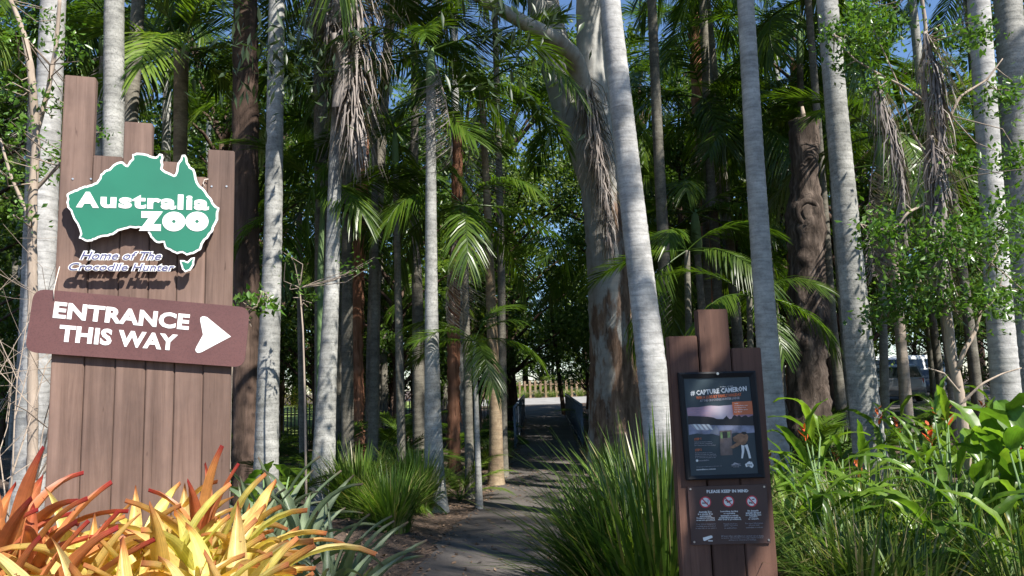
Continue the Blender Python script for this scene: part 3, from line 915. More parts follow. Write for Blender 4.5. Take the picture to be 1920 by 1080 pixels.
for cx_ in (814, 970):      # round "oo" with small counters
    c0 = np.array([cx_, 560.0]); rx, ry = 78, 66
    ang = np.linspace(0, 2 * math.pi, 36, endpoint=False)
    out = [slz(Z1(c0[0] + rx * math.cos(q), c0[1] - ry * math.sin(q)), OFFM) for q in ang]
    inn = [slz(Z1(c0[0] + 13 * math.cos(q), c0[1] - 11 * math.sin(q)), OFFM) for q in ang]
    V = [(p[0], -(OFFM + 0.004), p[1]) for p in out] + [(p[0], -(OFFM + 0.004), p[1]) for p in inn]
    obj('lettering', mesh('lettering', V, [(k, 36 + k, 36 + (k + 1) % 36, (k + 1) % 36) for k in range(36)], 'sign_white'), panel)
for s_, bl, br, tl in (('Home of The', (182, 815), (722, 818), (200, 760)), ('Crocodile Hunter', (100, 888), (812, 893), (112, 838))):
    bk = stext('slogan_plate', s_, bl, br, tl, Z1, OFFM, 'sign_white', sign, n0=-0.012, n1=0.0, shear=0.12, offset=0.07, fit=0.008)
    stext('lettering', s_, bl, br, tl, Z1, OFFM, 'slogan_blue', bk, n0=0.0, n1=0.002, offset=0.008, shear=0.12)
for p in ((170, 470), (330, 440), (400, 400), (250, 320), (300, 480), (165, 500)):   # spacers that hold the panels off the boards
    q = slz(p, OFFM)
    Vv, Fv, _ = tube([(q[0], 0.0, q[1]), (q[0], -OFFM + 0.011, q[1])], 0.008, 8)
    obj('spacer', mesh('spacer', Vv, Fv, 'screw_metal'), sign)

Z2 = lambda x, y: (40 + x / 4.364, 520 + y / 4.364)
OFFE = 0.035
corners = [slz(p, OFFE) for p in ((64, 541), (468.5, 576.5), (458, 689), (46, 660))]
ep = obj('entrance_panel', poly_mesh('entrance_panel', rounded(corners, 0.055, 8), OFFE - 0.028, OFFE, 'entrance_brown'), sign)
def shear_tl(bl, tl): return tl
stext('lettering', 'ENTRANCE', (256, 332), (1368, 432), (275, 197), Z2, OFFE, 'sign_white', ep, offset=0.042, space=1.05, n0=0.0, n1=0.002)
stext('lettering', 'THIS WAY', (300, 525), (1268, 602), (318, 387), Z2, OFFE, 'sign_white', ep, offset=0.042, space=1.05, n0=0.0, n1=0.002)
arrow = [(1463,350),(1466,330),(1480,321),(1500,320),(1520,326),(1620,408),(1715,485),(1600,545),(1475,612),(1448,619),(1430,610),(1424,592),(1432,570),(1487,470)]
obj('arrow', poly_mesh('arrow', [slz(Z2(*p), OFFE) for p in arrow], OFFE, OFFE + 0.002, 'sign_white'), ep)
wp = [slz((112, 500), 0.01), slz((104, 530), 0.03), slz((101, 545), 0.042), slz((101, 560), 0.042)]
Vv, Fv, _ = tube([(p[0], -d, p[1]) for p, d in zip(wp, (0.012, 0.03, 0.043, 0.043))], 0.0022, 6)
obj('hanging_wire', mesh('hanging_wire', Vv, Fv, 'wire'), sign)
wp = [slz(p) for p in ((385, 352), (381, 345), (384, 338), (391, 337))]
Vv, Fv, _ = tube([(p[0], -0.012, p[1]) for p in wp], 0.003, 6)
obj('wire_hook', mesh('wire_hook', Vv, Fv, 'wire'), sign)

# ------------------------------------------------------------------ the small information sign
SR = Plane(1360, 800, 3.4, R(4))
RZ = gzf(SR.O.x, SR.O.y)
info = thing('information_sign', 'low brown board sign with framed blue poster and notice panel beside the grass tussock', 'sign', SR.O + Vector((0, 0, RZ)), SR.yaw)
def srz(p, off=0.0):
    q = SR.uv(p[0], p[1], off); return (q[0], q[1] - RZ)
rb = [SR.uv(1254, 680)[0], SR.uv(1311.5, 680)[0], SR.uv(1372, 680)[0], SR.uv(1430, 680)[0]]
rt = [SR.uv(1280, 630)[1], SR.uv(1333, 580)[1], SR.uv(1400, 652)[1]]
for k in range(3):
    me = bevel_box('board', (rb[k] + 0.003, rb[k + 1] - 0.003, -(0.004 if k == 1 else 0), 0.05, -0.3, rt[k] - RZ), 'timber_right', 0.004)
    obj('board', me, info)
for zz in (0.35, 1.5):
    obj('rail', bevel_box('rail', (rb[0] + 0.02, rb[3] - 0.02, 0.052, 0.09, zz, zz + 0.08), 'timber_right', 0.004), info)
Z3 = lambda x, y: (1260 + x / 4.91, 690 + y / 4.91)
OFFP = 0.028
fo = [srz(Z3(*p), OFFP) for p in ((60, 43), (772, 25), (862, 1012), (140, 1036))]
fi = [srz(Z3(*p), OFFP) for p in ((112, 98), (722, 80), (806, 972), (180, 994))]
def frame_mesh(nm, o_, i_, n0, n1, mat):
    V = [(p[0], -n0, p[1]) for p in o_]
    mid = [tuple(np.array(a) * 0.72 + np.array(b_) * 0.28) for a, b_ in zip(o_, i_)]
    V += [(p[0], -(n1 - 0.004), p[1]) for p in o_] + [(p[0], -n1, p[1]) for p in mid]
    V += [(p[0], -(n1 - 0.008), p[1]) for p in i_] + [(p[0], -n0, p[1]) for p in i_]
    Fc = []
    for ring_ in range(4):
        for k in range(4):
            b_ = (k + 1) % 4
            Fc.append((ring_ * 4 + k, ring_ * 4 + 4 + k, ring_ * 4 + 4 + b_, ring_ * 4 + b_))
    return mesh(nm, V, Fc, mat)
obj('poster_frame', frame_mesh('poster_frame', fo, fi, 0.004, OFFP, 'frame_black'), info)
PO = 0.016
poster = obj('poster', poly_mesh('poster', [srz(Z3(*p), PO) for p in ((108, 94), (727, 76), (811, 976), (175, 999))], 0.006, PO, 'print_navy'), info)
LAY = [PO]
def prnt(nm, pts, mat, lift=1, parent=None, uvb=False, Zf=None):
    o_ = PO + 0.0006 * lift
    return obj(nm, poly_mesh(nm, [srz((Zf or Z3)(*p), PO) for p in pts], o_ - 0.0004, o_, mat, uvb), parent or poster)
def ptext(s, bl, br, h, mat, Zf=Z3, parent=None, off=PO, offset=0.012, nm='lettering', lift=3):
    tl = (bl[0] - h * 0.0 - 0.09 * h, bl[1] - h)
    return obj(nm, text_mesh(nm, s, srz(Zf(*bl), off), srz(Zf(*br), off), srz(Zf(*tl), off), off + 0.0004, off + 0.0006 * lift, mat, offset=offset, res=1), parent or poster)
ptext('30 May - 11 June', (442, 182), (562, 172), 12, 'sign_white')
ptext('#', (172, 258), (212, 254), 44, 'sign_white', offset=0.03)
ptext('CAPTURE CAMERON', (222, 253), (688, 212), 48, 'sign_white', offset=0.035)
ptext('WIN A LUXURY FAMILY HOLIDAY', (222, 291), (640, 256), 30, 'print_orange', offset=0.035)
ptext('AT THE CROCODILE HUNTER LODGE', (256, 314), (622, 285), 22, 'print_grey', offset=0.03)
prnt('sunset_print', [(135,368),(175,362),(240,362),(300,352),(350,346),(430,350),(500,344),(560,338),(640,334),(752,326),(764,470),(148,470)], 'print_sunset', 1, uvb=True)
tree_line = [(146,440),(250,444),(330,448),(380,456),(410,468),(440,474),(470,470),(490,452),(502,438),(514,456),(530,470),(548,466),(562,440),(575,432),(600,446),(615,432),(640,452),(660,440),(680,434),(700,452),(730,440),(763,432),(768,530),(420,528),(300,524),(150,520)]
prnt('treeline_print', tree_line, 'print_dark', 2)
prnt('water_print', [(150,520),(300,522),(420,526),(768,528),(775,592),(690,600),(600,596),(520,606),(430,622),(370,606),(300,610),(230,602),(156,616)], 'print_water', 2)
prnt('deck_print', [(165,520),(210,516),(345,520),(372,545),(330,575),(235,572),(205,560)], 'print_soft', 3)
for k in range(4):
    x = 190 + k * 42
    prnt('deck_stripe', [(x,518),(x+22,518),(x+62,568),(x+40,568)], 'sign_white', 4)
prnt('tent_print', [(345,600),(400,530),(425,560),(428,608)], 'print_grey', 4)
prnt('orange_box', [(550,313),(748,302),(760,424),(563,433)], 'print_orange', 4)
for k, (a, b_) in enumerate((('* Prize includes', 600), ('accommodation, meals', 690), ('and a private tour', 672), ('with wildlife guide', 690), ('for four', 640))):
    ptext(a, (572, 334 + k * 19), (b_ + 6, 330 + k * 19), 11, 'sign_white', lift=5)
ptext('STEP 1', (205, 668), (268, 661), 22, 'print_orange', offset=0.035)
for k, (a, b_) in enumerate((('Take your most creative', 366), ('photo of you "snapping"', 374), ('our Cameron the Croc below', 402))):
    ptext(a, (205, 688 + k * 15), (b_, 684 + k * 15), 11, 'print_soft')
ptext('STEP 2', (212, 768), (274, 761), 22, 'print_orange', offset=0.035)
for k, (a, b_) in enumerate((('Post your photo to your', 372), ('Facebook with the hashtag', 402), ('#capturecameron then share', 412), ('it on our Facebook page to win', 402))):
    ptext(a, (214, 788 + k * 15), (b_, 784 + k * 15), 11, 'print_soft')
ang = np.linspace(0, 2 * math.pi, 16, endpoint=False)
prnt('logo_dot', [(230 + 12 * math.cos(q), 852 - 12 * math.sin(q)) for q in ang], 'sign_white', 3)
ptext('AustraliaZoo', (250, 860), (342, 853), 13, 'print_soft')
ptext('For terms and conditions and more information visit', (226, 916), (458, 904), 8, 'print_grey')
ptext('australiazoo.com.au', (225, 942), (400, 934), 13, 'sign_white', offset=0.025)
prnt('phone_print', [(436,578),(548,572),(556,800),(446,806)], 'print_phone', 3)
prnt('phone_screen', [(442,592),(532,586),(536,640),(448,648)], 'print_green', 4)
prnt('phone_card', [(462,588),(506,586),(509,642),(466,645)], 'print_dark', 5)
prnt('figure_top', [(556,640),(600,612),(640,592),(680,592),(700,628),(694,668),(672,700),(640,712),(600,690),(566,672)], 'print_tan', 5)
prnt('figure_hat', [(632,600),(646,586),(676,588),(690,604),(664,614)], 'print_dark', 6)
prnt('figure_arm', [(640,690),(610,716),(560,740),(530,730),(572,700),(620,672)], 'print_tan', 6)
prnt('figure_leg', [(634,708),(664,714),(662,770),(650,832),(634,830),(640,770)], 'sign_white', 6)
prnt('figure_leg', [(666,712),(692,702),(712,770),(726,830),(706,832),(690,770)], 'sign_white', 6)
prnt('map_logo', [(560 + 0 * 1 + (p[0] - 90) / 1030 * 78 + 112, 858 + (p[1] - 95) / 690 * 62) for p in aus[::2]], 'sign_white', 3)
ptext('ZOO', (690, 902), (738, 899), 16, 'print_navy', lift=5, offset=0.03)
prnt('lodge_logo', [(540,892),(560,884),(575,868),(605,880),(632,882),(610,890),(585,886),(562,896)], 'print_soft', 3)
ptext('CROCODILE HUNTER', (546, 906), (636, 901), 9, 'print_soft')
ptext('LODGE', (566, 916), (616, 913), 8, 'print_soft')
q = srz(Z3(419, 52), OFFP); screw(info, q[0], q[1], OFFP, 0.006)

Z4 = lambda x, y: (1270 + x / 7.2, 890 + y / 7.2)
NO = 0.010
npl = obj('notice_panel', poly_mesh('notice_panel', [srz(Z4(*p), NO) for p in ((138, 168), (1203, 128), (1262, 924), (192, 950))], 0.0045, NO, 'notice_brown'), info)
def ntext(s, bl, br, h, mat='sign_white', offset=0.02):
    ptext(s, bl, br, h, mat, Z4, npl, NO, offset)
def nprint(nm, pts, mat, lift):
    o_ = NO + 0.0006 * lift
    return obj(nm, poly_mesh(nm, [srz(Z4(*p), NO) for p in pts], o_ - 0.0004, o_, mat), npl)
ntext('PLEASE KEEP IN MIND', (397, 250), (962, 238), 44, offset=0.035)
A24 = np.linspace(0, 2 * math.pi, 28, endpoint=False)
for cx_, cy_ in ((378, 372), (690, 362), (1005, 358)):
    nprint('symbol_ring', [(cx_ + 78 * math.cos(q), cy_ - 78 * math.sin(q)) for q in A24], 'print_red', 1)
    nprint('symbol_disc', [(cx_ + 61 * math.cos(q), cy_ - 61 * math.sin(q)) for q in A24], 'sign_white', 2)
    if cx_ == 378:
        nprint('cigarette', [(cx_ - 45, cy_ + 4), (cx_ + 30, cy_ + 4), (cx_ + 30, cy_ + 18), (cx_ - 45, cy_ + 18)], 'print_dark', 3)
        nprint('smoke', [(cx_ + 34, cy_ + 2), (cx_ + 28, cy_ - 24), (cx_ + 36, cy_ - 46), (cx_ + 42, cy_ - 24), (cx_ + 44, cy_ + 2)], 'print_grey', 3)
    elif cx_ == 690:
        nprint('drone', [(cx_ - 45, cy_ - 20), (cx_ - 8, cy_ - 14), (cx_ + 8, cy_ - 14), (cx_ + 45, cy_ - 20), (cx_ + 45, cy_ - 8), (cx_ + 16, cy_ + 2), (cx_ + 28, cy_ + 24), (cx_ + 10, cy_ + 14), (cx_ - 10, cy_ + 14), (cx_ - 28, cy_ + 24), (cx_ - 16, cy_ + 2), (cx_ - 45, cy_ - 8)], 'print_dark', 3)
    else:
        nprint('dog', [(cx_ - 48, cy_ + 8), (cx_ - 34, cy_ + 6), (cx_ - 26, cy_ + 14), (cx_ + 2, cy_ + 14), (cx_ + 8, cy_ + 40), (cx_, cy_ + 40), (cx_ - 6, cy_ + 28), (cx_ - 24, cy_ + 28), (cx_ - 28, cy_ + 38), (cx_ - 36, cy_ + 36), (cx_ - 34, cy_ + 22)], 'print_dark', 3)
        nprint('bird', [(cx_ - 4, cy_ - 28), (cx_ + 36, cy_ - 36), (cx_ + 32, cy_ - 22), (cx_ + 6, cy_ - 18)], 'print_dark', 3)
    nprint('bar', [(cx_ - 50, cy_ - 42), (cx_ - 40, cy_ - 52), (cx_ + 50, cy_ + 42), (cx_ + 40, cy_ + 52)], 'print_red', 4)
def block(cx_, y0, dy, lines, h, mat, wpc, offset):
    for k, s in enumerate(lines):
        w = len(s) * wpc
        ntext(s, (cx_ - w / 2 + k * 2, y0 + k * dy + 2), (cx_ + w / 2 + k * 2, y0 + k * dy - 3), h, mat, offset)
block(376, 514, 28, ('Australia Zoo', 'is a smoke free', 'environment.', 'Designated smoking', 'areas are provided.'), 24, 'sign_white', 13.4, 0.03)
block(384, 678, 28, ('Your closest designated', 'smoking area is located', 'to the left of car park 2'), 19, 'print_soft', 11.3, 0.0)
block(700, 508, 27.5, ('Launching, landing', 'or operating', 'unmanned or remote', 'controlled aircraft in', 'this area is prohibited.'), 24, 'sign_white', 13.2, 0.03)
block(716, 672, 28, ('Unauthorised use', 'will be reported', 'to authorities.'), 19, 'print_soft', 11.5, 0.0)
block(1022, 498, 28, ('No domestic', 'animals allowed', 'on Australia Zoo', 'premises', 'or carpark.'), 24, 'sign_white', 13.4, 0.03)
block(1036, 664, 28, ('For more information', 'please visit', 'australiazoo.com.au'), 19, 'print_soft', 11.8, 0.0)
block(876, 836, 28, ('24 hour video surveillance is carried out on these', 'premises. All surveillance footage may be used as', 'evidence in criminal proceedings.'), 20, 'print_soft', 11.4, 0.0)
nprint('camera_symbol', [(345, 850), (452, 820), (470, 824), (476, 850), (368, 896), (350, 886)], 'sign_white', 1)
nprint('camera_symbol_foot', [(412, 886), (480, 888), (478, 900), (420, 900)], 'sign_white', 1)
for p in ((175, 195), (1170, 162), (1232, 880), (228, 908)):
    q = srz(Z4(*p), NO); screw(info, q[0], q[1], NO, 0.0045)

# ------------------------------------------------------------------ foreground palms and trunks (pixel paths, top to bottom)
palm([(100, 0, 42), (82, 400, 46), (62, 800, 58), (56, 880, 60)], 9.0, 'pale grey palm trunk standing just left of the tall entrance sign', 'palm_pale', 10.5, 10, 1.05, 1)
palm([(214, 0, 34), (213, 280, 37), (208, 880, 46)], 9.6, 'grey palm rising behind the stepped tops of the entrance sign', 'palm_grey', 11.5, 10, 1.0, 2)
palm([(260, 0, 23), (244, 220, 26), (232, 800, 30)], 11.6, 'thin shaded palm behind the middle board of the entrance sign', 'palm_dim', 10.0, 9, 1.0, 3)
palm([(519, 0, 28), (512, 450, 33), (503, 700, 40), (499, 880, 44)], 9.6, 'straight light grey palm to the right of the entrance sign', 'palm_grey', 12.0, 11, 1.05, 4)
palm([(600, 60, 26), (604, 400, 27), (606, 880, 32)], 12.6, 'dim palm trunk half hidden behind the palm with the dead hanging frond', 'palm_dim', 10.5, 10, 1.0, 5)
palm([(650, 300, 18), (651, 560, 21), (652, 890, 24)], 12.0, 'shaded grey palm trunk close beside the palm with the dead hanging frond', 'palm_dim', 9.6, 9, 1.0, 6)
palm([(640, 60, 20), (629, 300, 24), (622, 540, 28), (612, 750, 36), (604, 925, 46)], 10.0, 'grey palm with a flared foot and a dead frond hanging on it', 'palm_grey', 7.6, 10, 1.0, 7)
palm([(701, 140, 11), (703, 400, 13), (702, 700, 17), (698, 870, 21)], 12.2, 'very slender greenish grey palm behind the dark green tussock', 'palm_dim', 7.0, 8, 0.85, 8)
palm([(808, 165, 17), (808, 400, 21), (809, 600, 25), (812, 800, 32), (816, 945, 40)], 10.0, 'ringed blue grey palm with a green crownshaft beside the left path edge', 'palm_grey', None, 10, 0.66, 9)
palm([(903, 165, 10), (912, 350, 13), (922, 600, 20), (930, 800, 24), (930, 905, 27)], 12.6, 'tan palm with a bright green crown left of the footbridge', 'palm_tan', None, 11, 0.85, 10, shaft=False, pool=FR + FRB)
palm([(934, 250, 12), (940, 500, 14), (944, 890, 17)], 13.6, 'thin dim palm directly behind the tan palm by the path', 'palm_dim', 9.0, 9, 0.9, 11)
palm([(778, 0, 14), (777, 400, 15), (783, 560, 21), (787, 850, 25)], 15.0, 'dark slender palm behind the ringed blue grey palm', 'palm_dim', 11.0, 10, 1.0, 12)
palm([(606, 370, 9), (601, 480, 11), (599, 860, 14)], 11.2, 'young palm with a thin bright green stem', 'crownshaft', None, 7, 0.72, 13, flare=False, shaft=False)
palm([(889, 640, 7), (893, 760, 9), (898, 930, 12)], 10.2, 'young palm with a pencil thin grey stem near the left path edge', 'palm_grey', None, 8, 0.44, 14, shaft=False, lo=-0.1)
palm([(1143, 0, 38), (1163, 180, 42), (1190, 420, 47), (1214, 620, 53), (1235, 800, 60), (1248, 890, 64)], 8.6, 'big whitish palm leaning in front of the forked gum tree', 'palm_pale', 12.0, 12, 1.1, 15)
palm([(1222, 0, 17), (1232, 230, 19), (1244, 460, 22), (1256, 820, 26)], 13.0, 'slender grey brown palm right of the leaning whitish palm', 'palm_dim', 11.5, 10, 1.0, 16)
palm([(1318, 0, 14), (1330, 300, 16), (1342, 470, 18), (1356, 820, 20)], 16.0, 'dark thin palm behind the top of the information sign', 'palm_dim', 11.0, 10, 1.0, 17)
palm([(1398, 0, 30), (1415, 300, 34), (1432, 550, 38), (1447, 750, 43), (1464, 925, 48)], 9.4, 'light grey palm rising behind the information sign', 'palm_pale', 11.5, 8, 0.95, 18)
palm([(1551, 0, 37), (1572, 250, 40), (1600, 550, 47), (1625, 800, 55), (1644, 955, 66)], 8.6, 'thick grey palm with sunlit right edge rising from the red flowered plants', 'palm_grey', 11.0, 8, 0.95, 19)
palm([(1548, 420, 14), (1560, 600, 16), (1577, 760, 20)], 13.0, 'thin dull palm between the sawn off trunk and the thick grey palm', 'palm_dim', 9.0, 9, 0.9, 20)
palm([(1662, 380, 17), (1686, 600, 18), (1701, 780, 22)], 14.0, 'small palm with closely ringed trunk in front of the parked cars', 'palm_ringed', None, 9, 0.9, 21)
palm([(1835, 0, 37), (1855, 300, 40), (1875, 600, 46), (1890, 780, 52), (1900, 900, 56)], 9.0, 'grey palm behind the leafy tree of the right hand bed', 'palm_pale', 10.5, 8, 0.95, 22)
palm([(1890, 0, 46), (1910, 350, 48), (1938, 900, 56)], 10.6, 'stout mottled grey palm at the far right of the grove', 'palm_grey', 10.5, 10, 1.0, 23)
palm([(340, 95, 26), (338, 280, 24), (335, 800, 30)], 12.0, 'brown palm with bright yellow green fronds behind the entrance sign', 'palm_tan', None, 11, 0.95, 24, shaft=False, pool=FRB + FR[:2])

# understorey palms whose low crowns hang in view
for k, (px, py, Y, fs, nn, lab, pool) in enumerate([
        (742, 325, 11.5, 0.85, 8, 'understorey palm with wide dark drooping fronds behind the slender greenish palm', FR),
        (870, 385, 11.2, 0.78, 9, 'understorey palm with long dark fronds arching towards the path', FR),
        (1288, 470, 11.6, 0.7, 8, 'understorey palm with dark fronds hanging right of the leaning whitish palm', FR),
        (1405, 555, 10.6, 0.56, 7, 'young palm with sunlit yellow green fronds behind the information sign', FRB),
        (1650, 330, 12.0, 0.85, 9, 'palm with glossy fronds behind the thick grey palm', FR),
        (1125, 250, 17.0, 1.0, 10, 'palm with feathery fronds behind the forked gum tree', FR),
        (1120, 470, 18.0, 0.9, 9, 'palm crown low behind the trunk of the forked gum tree', FR),
        (560, 400, 13.0, 0.8, 8, 'low palm with dark fronds right of the straight light grey palm', FR),
        (1500, 120, 15.0, 1.0, 10, 'palm with dark fronds above the sawn off trunk', FR),
        (1320, 250, 16.5, 1.0, 10, 'palm with light green fronds above the information sign', FR[:2] + FRB)]):
    palm([(px, py, 11), (px + 4, py + 200, 13), (px + 8, py + 380, 16)], Y, lab, 'palm_dim', None, nn, fs, 60 + k, lo=-0.5, hi=0.95, sides=10, shaft=(py < 350))

# ------------------------------------------------------------------ other trunks
def trunk_tree(name, label, cat, parts, mat_parts=None):
    P0, W0 = parts[0][1], parts[0][2]
    base = Vector((P0[0].x, P0[0].y, gzf(P0[0].x, P0[0].y)))
    t = thing(name, label, cat, base)
    for nm, P, W, mat, noise, sides in parts:
        Pl, r = smooth_path([p - base for p in P], W, 0.06)
        obj(nm, mesh(nm, *_vf(tube(Pl, r, sides, noise, len(nm) + int(W[0] * 999))), mat, None, True), t)
    return t, base

def leaves_at(C, size, g2, asp=0.45, up=0.35, mat='broadleaf', name='foliage', tint=None):
    """one folded kite leaf at each centre"""
    n = len(C)
    d = g2.normal(0, 1, (n, 3)); d[:, 2] -= up; d /= np.linalg.norm(d, axis=1)[:, None]
    e = np.cross(d, g2.normal(0, 1, (n, 3)) + np.array([0, 0, 1.6])); e /= np.linalg.norm(e, axis=1)[:, None] + 1e-9
    nn = np.cross(d, e)
    L = size * g2.uniform(0.65, 1.35, n); W = L * asp * g2.uniform(0.8, 1.2, n)
    a = C - d * L[:, None] * 0.5; b_ = C + d * L[:, None] * 0.5
    mid = C - d * L[:, None] * 0.08
    fold = nn * (W * 0.22)[:, None]
    V = np.stack([a, mid + e * W[:, None] * 0.5 + fold, b_, mid - e * W[:, None] * 0.5 + fold], 1)
    tt = np.clip(g2.normal(0.5, 0.25, n), 0, 1) if tint is None else tint
    U = np.stack([np.repeat(tt, 4), np.tile([0, .45, 1, .45], n)], -1)
    base = (np.arange(n) * 4)[:, None]
    Ft = np.concatenate([base + np.array([0, 1, 2]), base + np.array([0, 2, 3])])
    return mesh(name, V.reshape(-1, 3), Ft, mat, U)

def clumps(cents, rad, per, g2, flat=0.7):
    out = []
    for c, r_ in zip(cents, rad):
        m_ = int(per * (r_ / np.mean(rad)) ** 2)
        p = g2.normal(0, 1, (m_, 3)); p /= np.linalg.norm(p, axis=1)[:, None]
        q_ = g2.random(m_) ** 0.45; q_ = np.where(g2.random(m_) < 0.3, q_ * 1.75, q_)
        p *= (r_ * q_)[:, None]; p[:, 2] *= flat
        out.append(np.asarray(c) + p)
    return np.concatenate(out)

# dark rough trunk right of the sign
P, W = stem_path([(460, 0, 44), (461, 450, 48), (463, 880, 52)], 11.0, 11.5)
t, bs = trunk_tree('dark_trunk_tree', 'tall dark brown rough barked tree just right of the entrance sign', 'tree', [('trunk', P, W, 'dark_bark', 0.05, 16)])
g2 = np.random.default_rng(5)
cc = [(g2.normal(0, 1.6), g2.normal(0, 1.6), 11.5 + g2.normal(0, 1.0)) for _ in range(26)]
stuff(obj('crown', leaves_at(clumps(cc, [0.8] * 26, 110, g2), 0.16, g2), t))

# reddish shaggy trunks: bark with peeling strips
def shaggy(pts, Y, label, top=None, strips=60, seed=0):
    P, W = stem_path(pts, Y, top)
    t, bs = trunk_tree('red_trunk_tree', label, 'tree', [('trunk', P, W, 'red_bark', 0.10, 12)])
    g2 = np.random.default_rng(seed); acc = Acc()
    Pl = np.array([tuple(p - bs) for p in P]); zs = Pl[:, 2]
    for k in range(strips):
        z = g2.uniform(0.8, zs.max() - 0.1)
        c = np.array([np.interp(z, zs, Pl[:, j]) for j in range(3)]); r_ = np.interp(z, zs, W)
        a = g2.uniform(0, 6.28); o_ = np.array([math.cos(a), math.sin(a), 0])
        L = g2.uniform(0.2, 0.7); w = g2.uniform(0.01, 0.03)
        s_ = np.array([-o_[1], o_[0], 0]) * w
        V = []
        for q in (0, 0.5, 1):
            p = c + o_ * r_ * (0.98 + 0.35 * q * q) + np.array([0, 0, -L * q])
            V += [p - s_ * (1 - 0.7 * q), p + s_ * (1 - 0.7 * q)]
        acc.add(V, np.array([[0, 1, 3, 2], [2, 3, 5, 4]]))
    stuff(obj('peeling_bark', acc.build('peeling_bark', 'red_bark'), t))
    return t
shaggy([(681, 232, 19), (681, 310, 21), (668, 600, 22), (672, 880, 26)], 14.0, 'reddish brown shaggy trunk snapped off below the canopy, left of the ringed palm', None, 70, 1)
shaggy([(858, 212, 17), (857, 350, 20), (850, 640, 22), (851, 890, 25)], 15.0, 'reddish brown shaggy trunk between the ringed palm and the tan palm', None, 70, 2)
shaggy([(1490, 130, 16), (1488, 300, 18), (1486, 560, 20), (1484, 860, 22)], 17.0, 'dim reddish trunk behind the sawn off trunk', 9.0, 40, 3)
shaggy([(1303, 0, 26), (1308, 160, 24), (1330, 480, 26), (1345, 860, 30)], 19.0, 'tall reddish brown trunk deep in the grove behind the information sign', 13.0, 40, 4)

# forked gum
GY_ = 14.0
P, W = stem_path([(1106, -60, 52), (1110, 100, 58), (1122, 250, 72), (1135, 350, 90), (1145, 500, 86), (1150, 700, 88), (1154, 800, 98), (1156, 862, 116)], GY_, 15.0)
Pl_ = [at(1120, 380, GY_), at(1098, 290, GY_), at(1064, 185, GY_), at(1032, 70, GY_), at(1004, -60, GY_), at(960, -260, GY_)]
dpx = GY_ / F_PX / 2 * 1.02
Wl = [40 * dpx, 62 * dpx, 68 * dpx, 64 * dpx, 56 * dpx, 44 * dpx]
Pb = [at(1104, 250, GY_ - 0.15), at(1094, 170, GY_ - 0.6), at(1076, 108, GY_ - 1.1), at(1040, 73, GY_ - 1.9), at(960, 30, GY_ - 3.4), at(870, -22, GY_ - 5.0), at(740, -90, GY_ - 6.4)]
Wb = [30 * dpx, 38 * dpx, 35 * dpx, 28 * dpx, 20 * dpx, 14 * dpx, 8 * dpx]
gum, gbs = trunk_tree('forked_gum_tree', 'massive forked gum tree with smooth grey bark beside the path', 'tree',
                      [('trunk', P, W, 'gum_bark', 0.018, 28), ('limb', Pl_, Wl, 'gum_bark', 0.018, 22), ('limb', Pb, Wb, 'gum_bark', 0.015, 16)])
g2 = np.random.default_rng(8)
top1 = P[-1] - gbs; top2 = Pl_[-1] - gbs; top3 = Pb[-1] - gbs
cc = [tuple(np.array(top1) + g2.normal(0, 1, 3) * (2.6, 2.6, 1.6)) for _ in range(26)] + [tuple(np.array(top2) + g2.normal(0, 1, 3) * (2.0, 2.0, 1.3) + (0, 0, 1.2)) for _ in range(18)] + [tuple(np.array(top3) + g2.normal(0, 1, 3) * (1.2, 1.2, 0.7)) for _ in range(9)]
stuff(obj('crown', leaves_at(clumps(cc, [0.75] * len(cc), 110, g2), 0.17, g2, 0.22, 1.2, 'gum_leaf'), gum))

# sawn-off trunk with a knot and a sucker
P, W = stem_path([(1507, 228, 54), (1508, 300, 50), (1510, 345, 44), (1509, 385, 64), (1512, 430, 74), (1511, 500, 62), (1515, 580, 72), (1514, 700, 70), (1519, 840, 88)], 12.0)
stt, sbs = trunk_tree('sawn_off_trunk', 'dark flaky tree trunk sawn off flat at the top with a round knot', 'tree stump', [('trunk', P, W, 'stump_bark', 0.06, 30)])
tp_ = P[-1] - sbs
a = np.linspace(0, 2 * math.pi, 20, endpoint=False)
obj('cut_face', mesh('cut_face', np.stack([tp_.x + W[-1] * 0.93 * np.cos(a), tp_.y + W[-1] * 0.93 * np.sin(a), np.full(20, tp_.z + 0.012)], -1), [tuple(range(20))], 'cut_wood'), stt)
kc = at(1516, 398, 12.0 - 0.27) - sbs
for nm, r0, r1, mt in (('knot', 0.17, 0.045, 'stump_bark'),):
    th = np.linspace(0, 2 * math.pi, 22, endpoint=False); ph = np.linspace(0, 2 * math.pi, 10, endpoint=False)
    V = [((r0 + r1 * math.cos(p)) * math.cos(q) + kc.x, kc.y - r1 * math.sin(p) * 0.9 + (0.02 if nm == 'knot' else 0.0), (r0 + r1 * math.cos(p)) * 1.15 * math.sin(q) + kc.z) for q in th for p in ph]
    Fq = [(i_ * 10 + j, i_ * 10 + (j + 1) % 10, ((i_ + 1) % 22) * 10 + (j + 1) % 10, ((i_ + 1) % 22) * 10 + j) for i_ in range(22) for j in range(10)]
    obj(nm, mesh(nm, V, Fq, mt, None, True), stt)
obj('knot_heart', mesh('knot_heart', [(kc.x + 0.10 * math.cos(q), kc.y - 0.03, kc.z + 0.12 * math.sin(q)) for q in np.linspace(0, 2 * math.pi, 16, endpoint=False)], [tuple(range(15, -1, -1))], 'stump_bark'), stt)
Ps = [at(1506, 234, 12.0), at(1506, 215, 12.0), at(1504, 200, 12.0)]
Vt, Ft, _ = tube([p - sbs for p in Ps], [0.05, 0.04, 0.025], 8)
obj('sucker', mesh('sucker', Vt, Ft, 'twig_pale', None, True), stt)

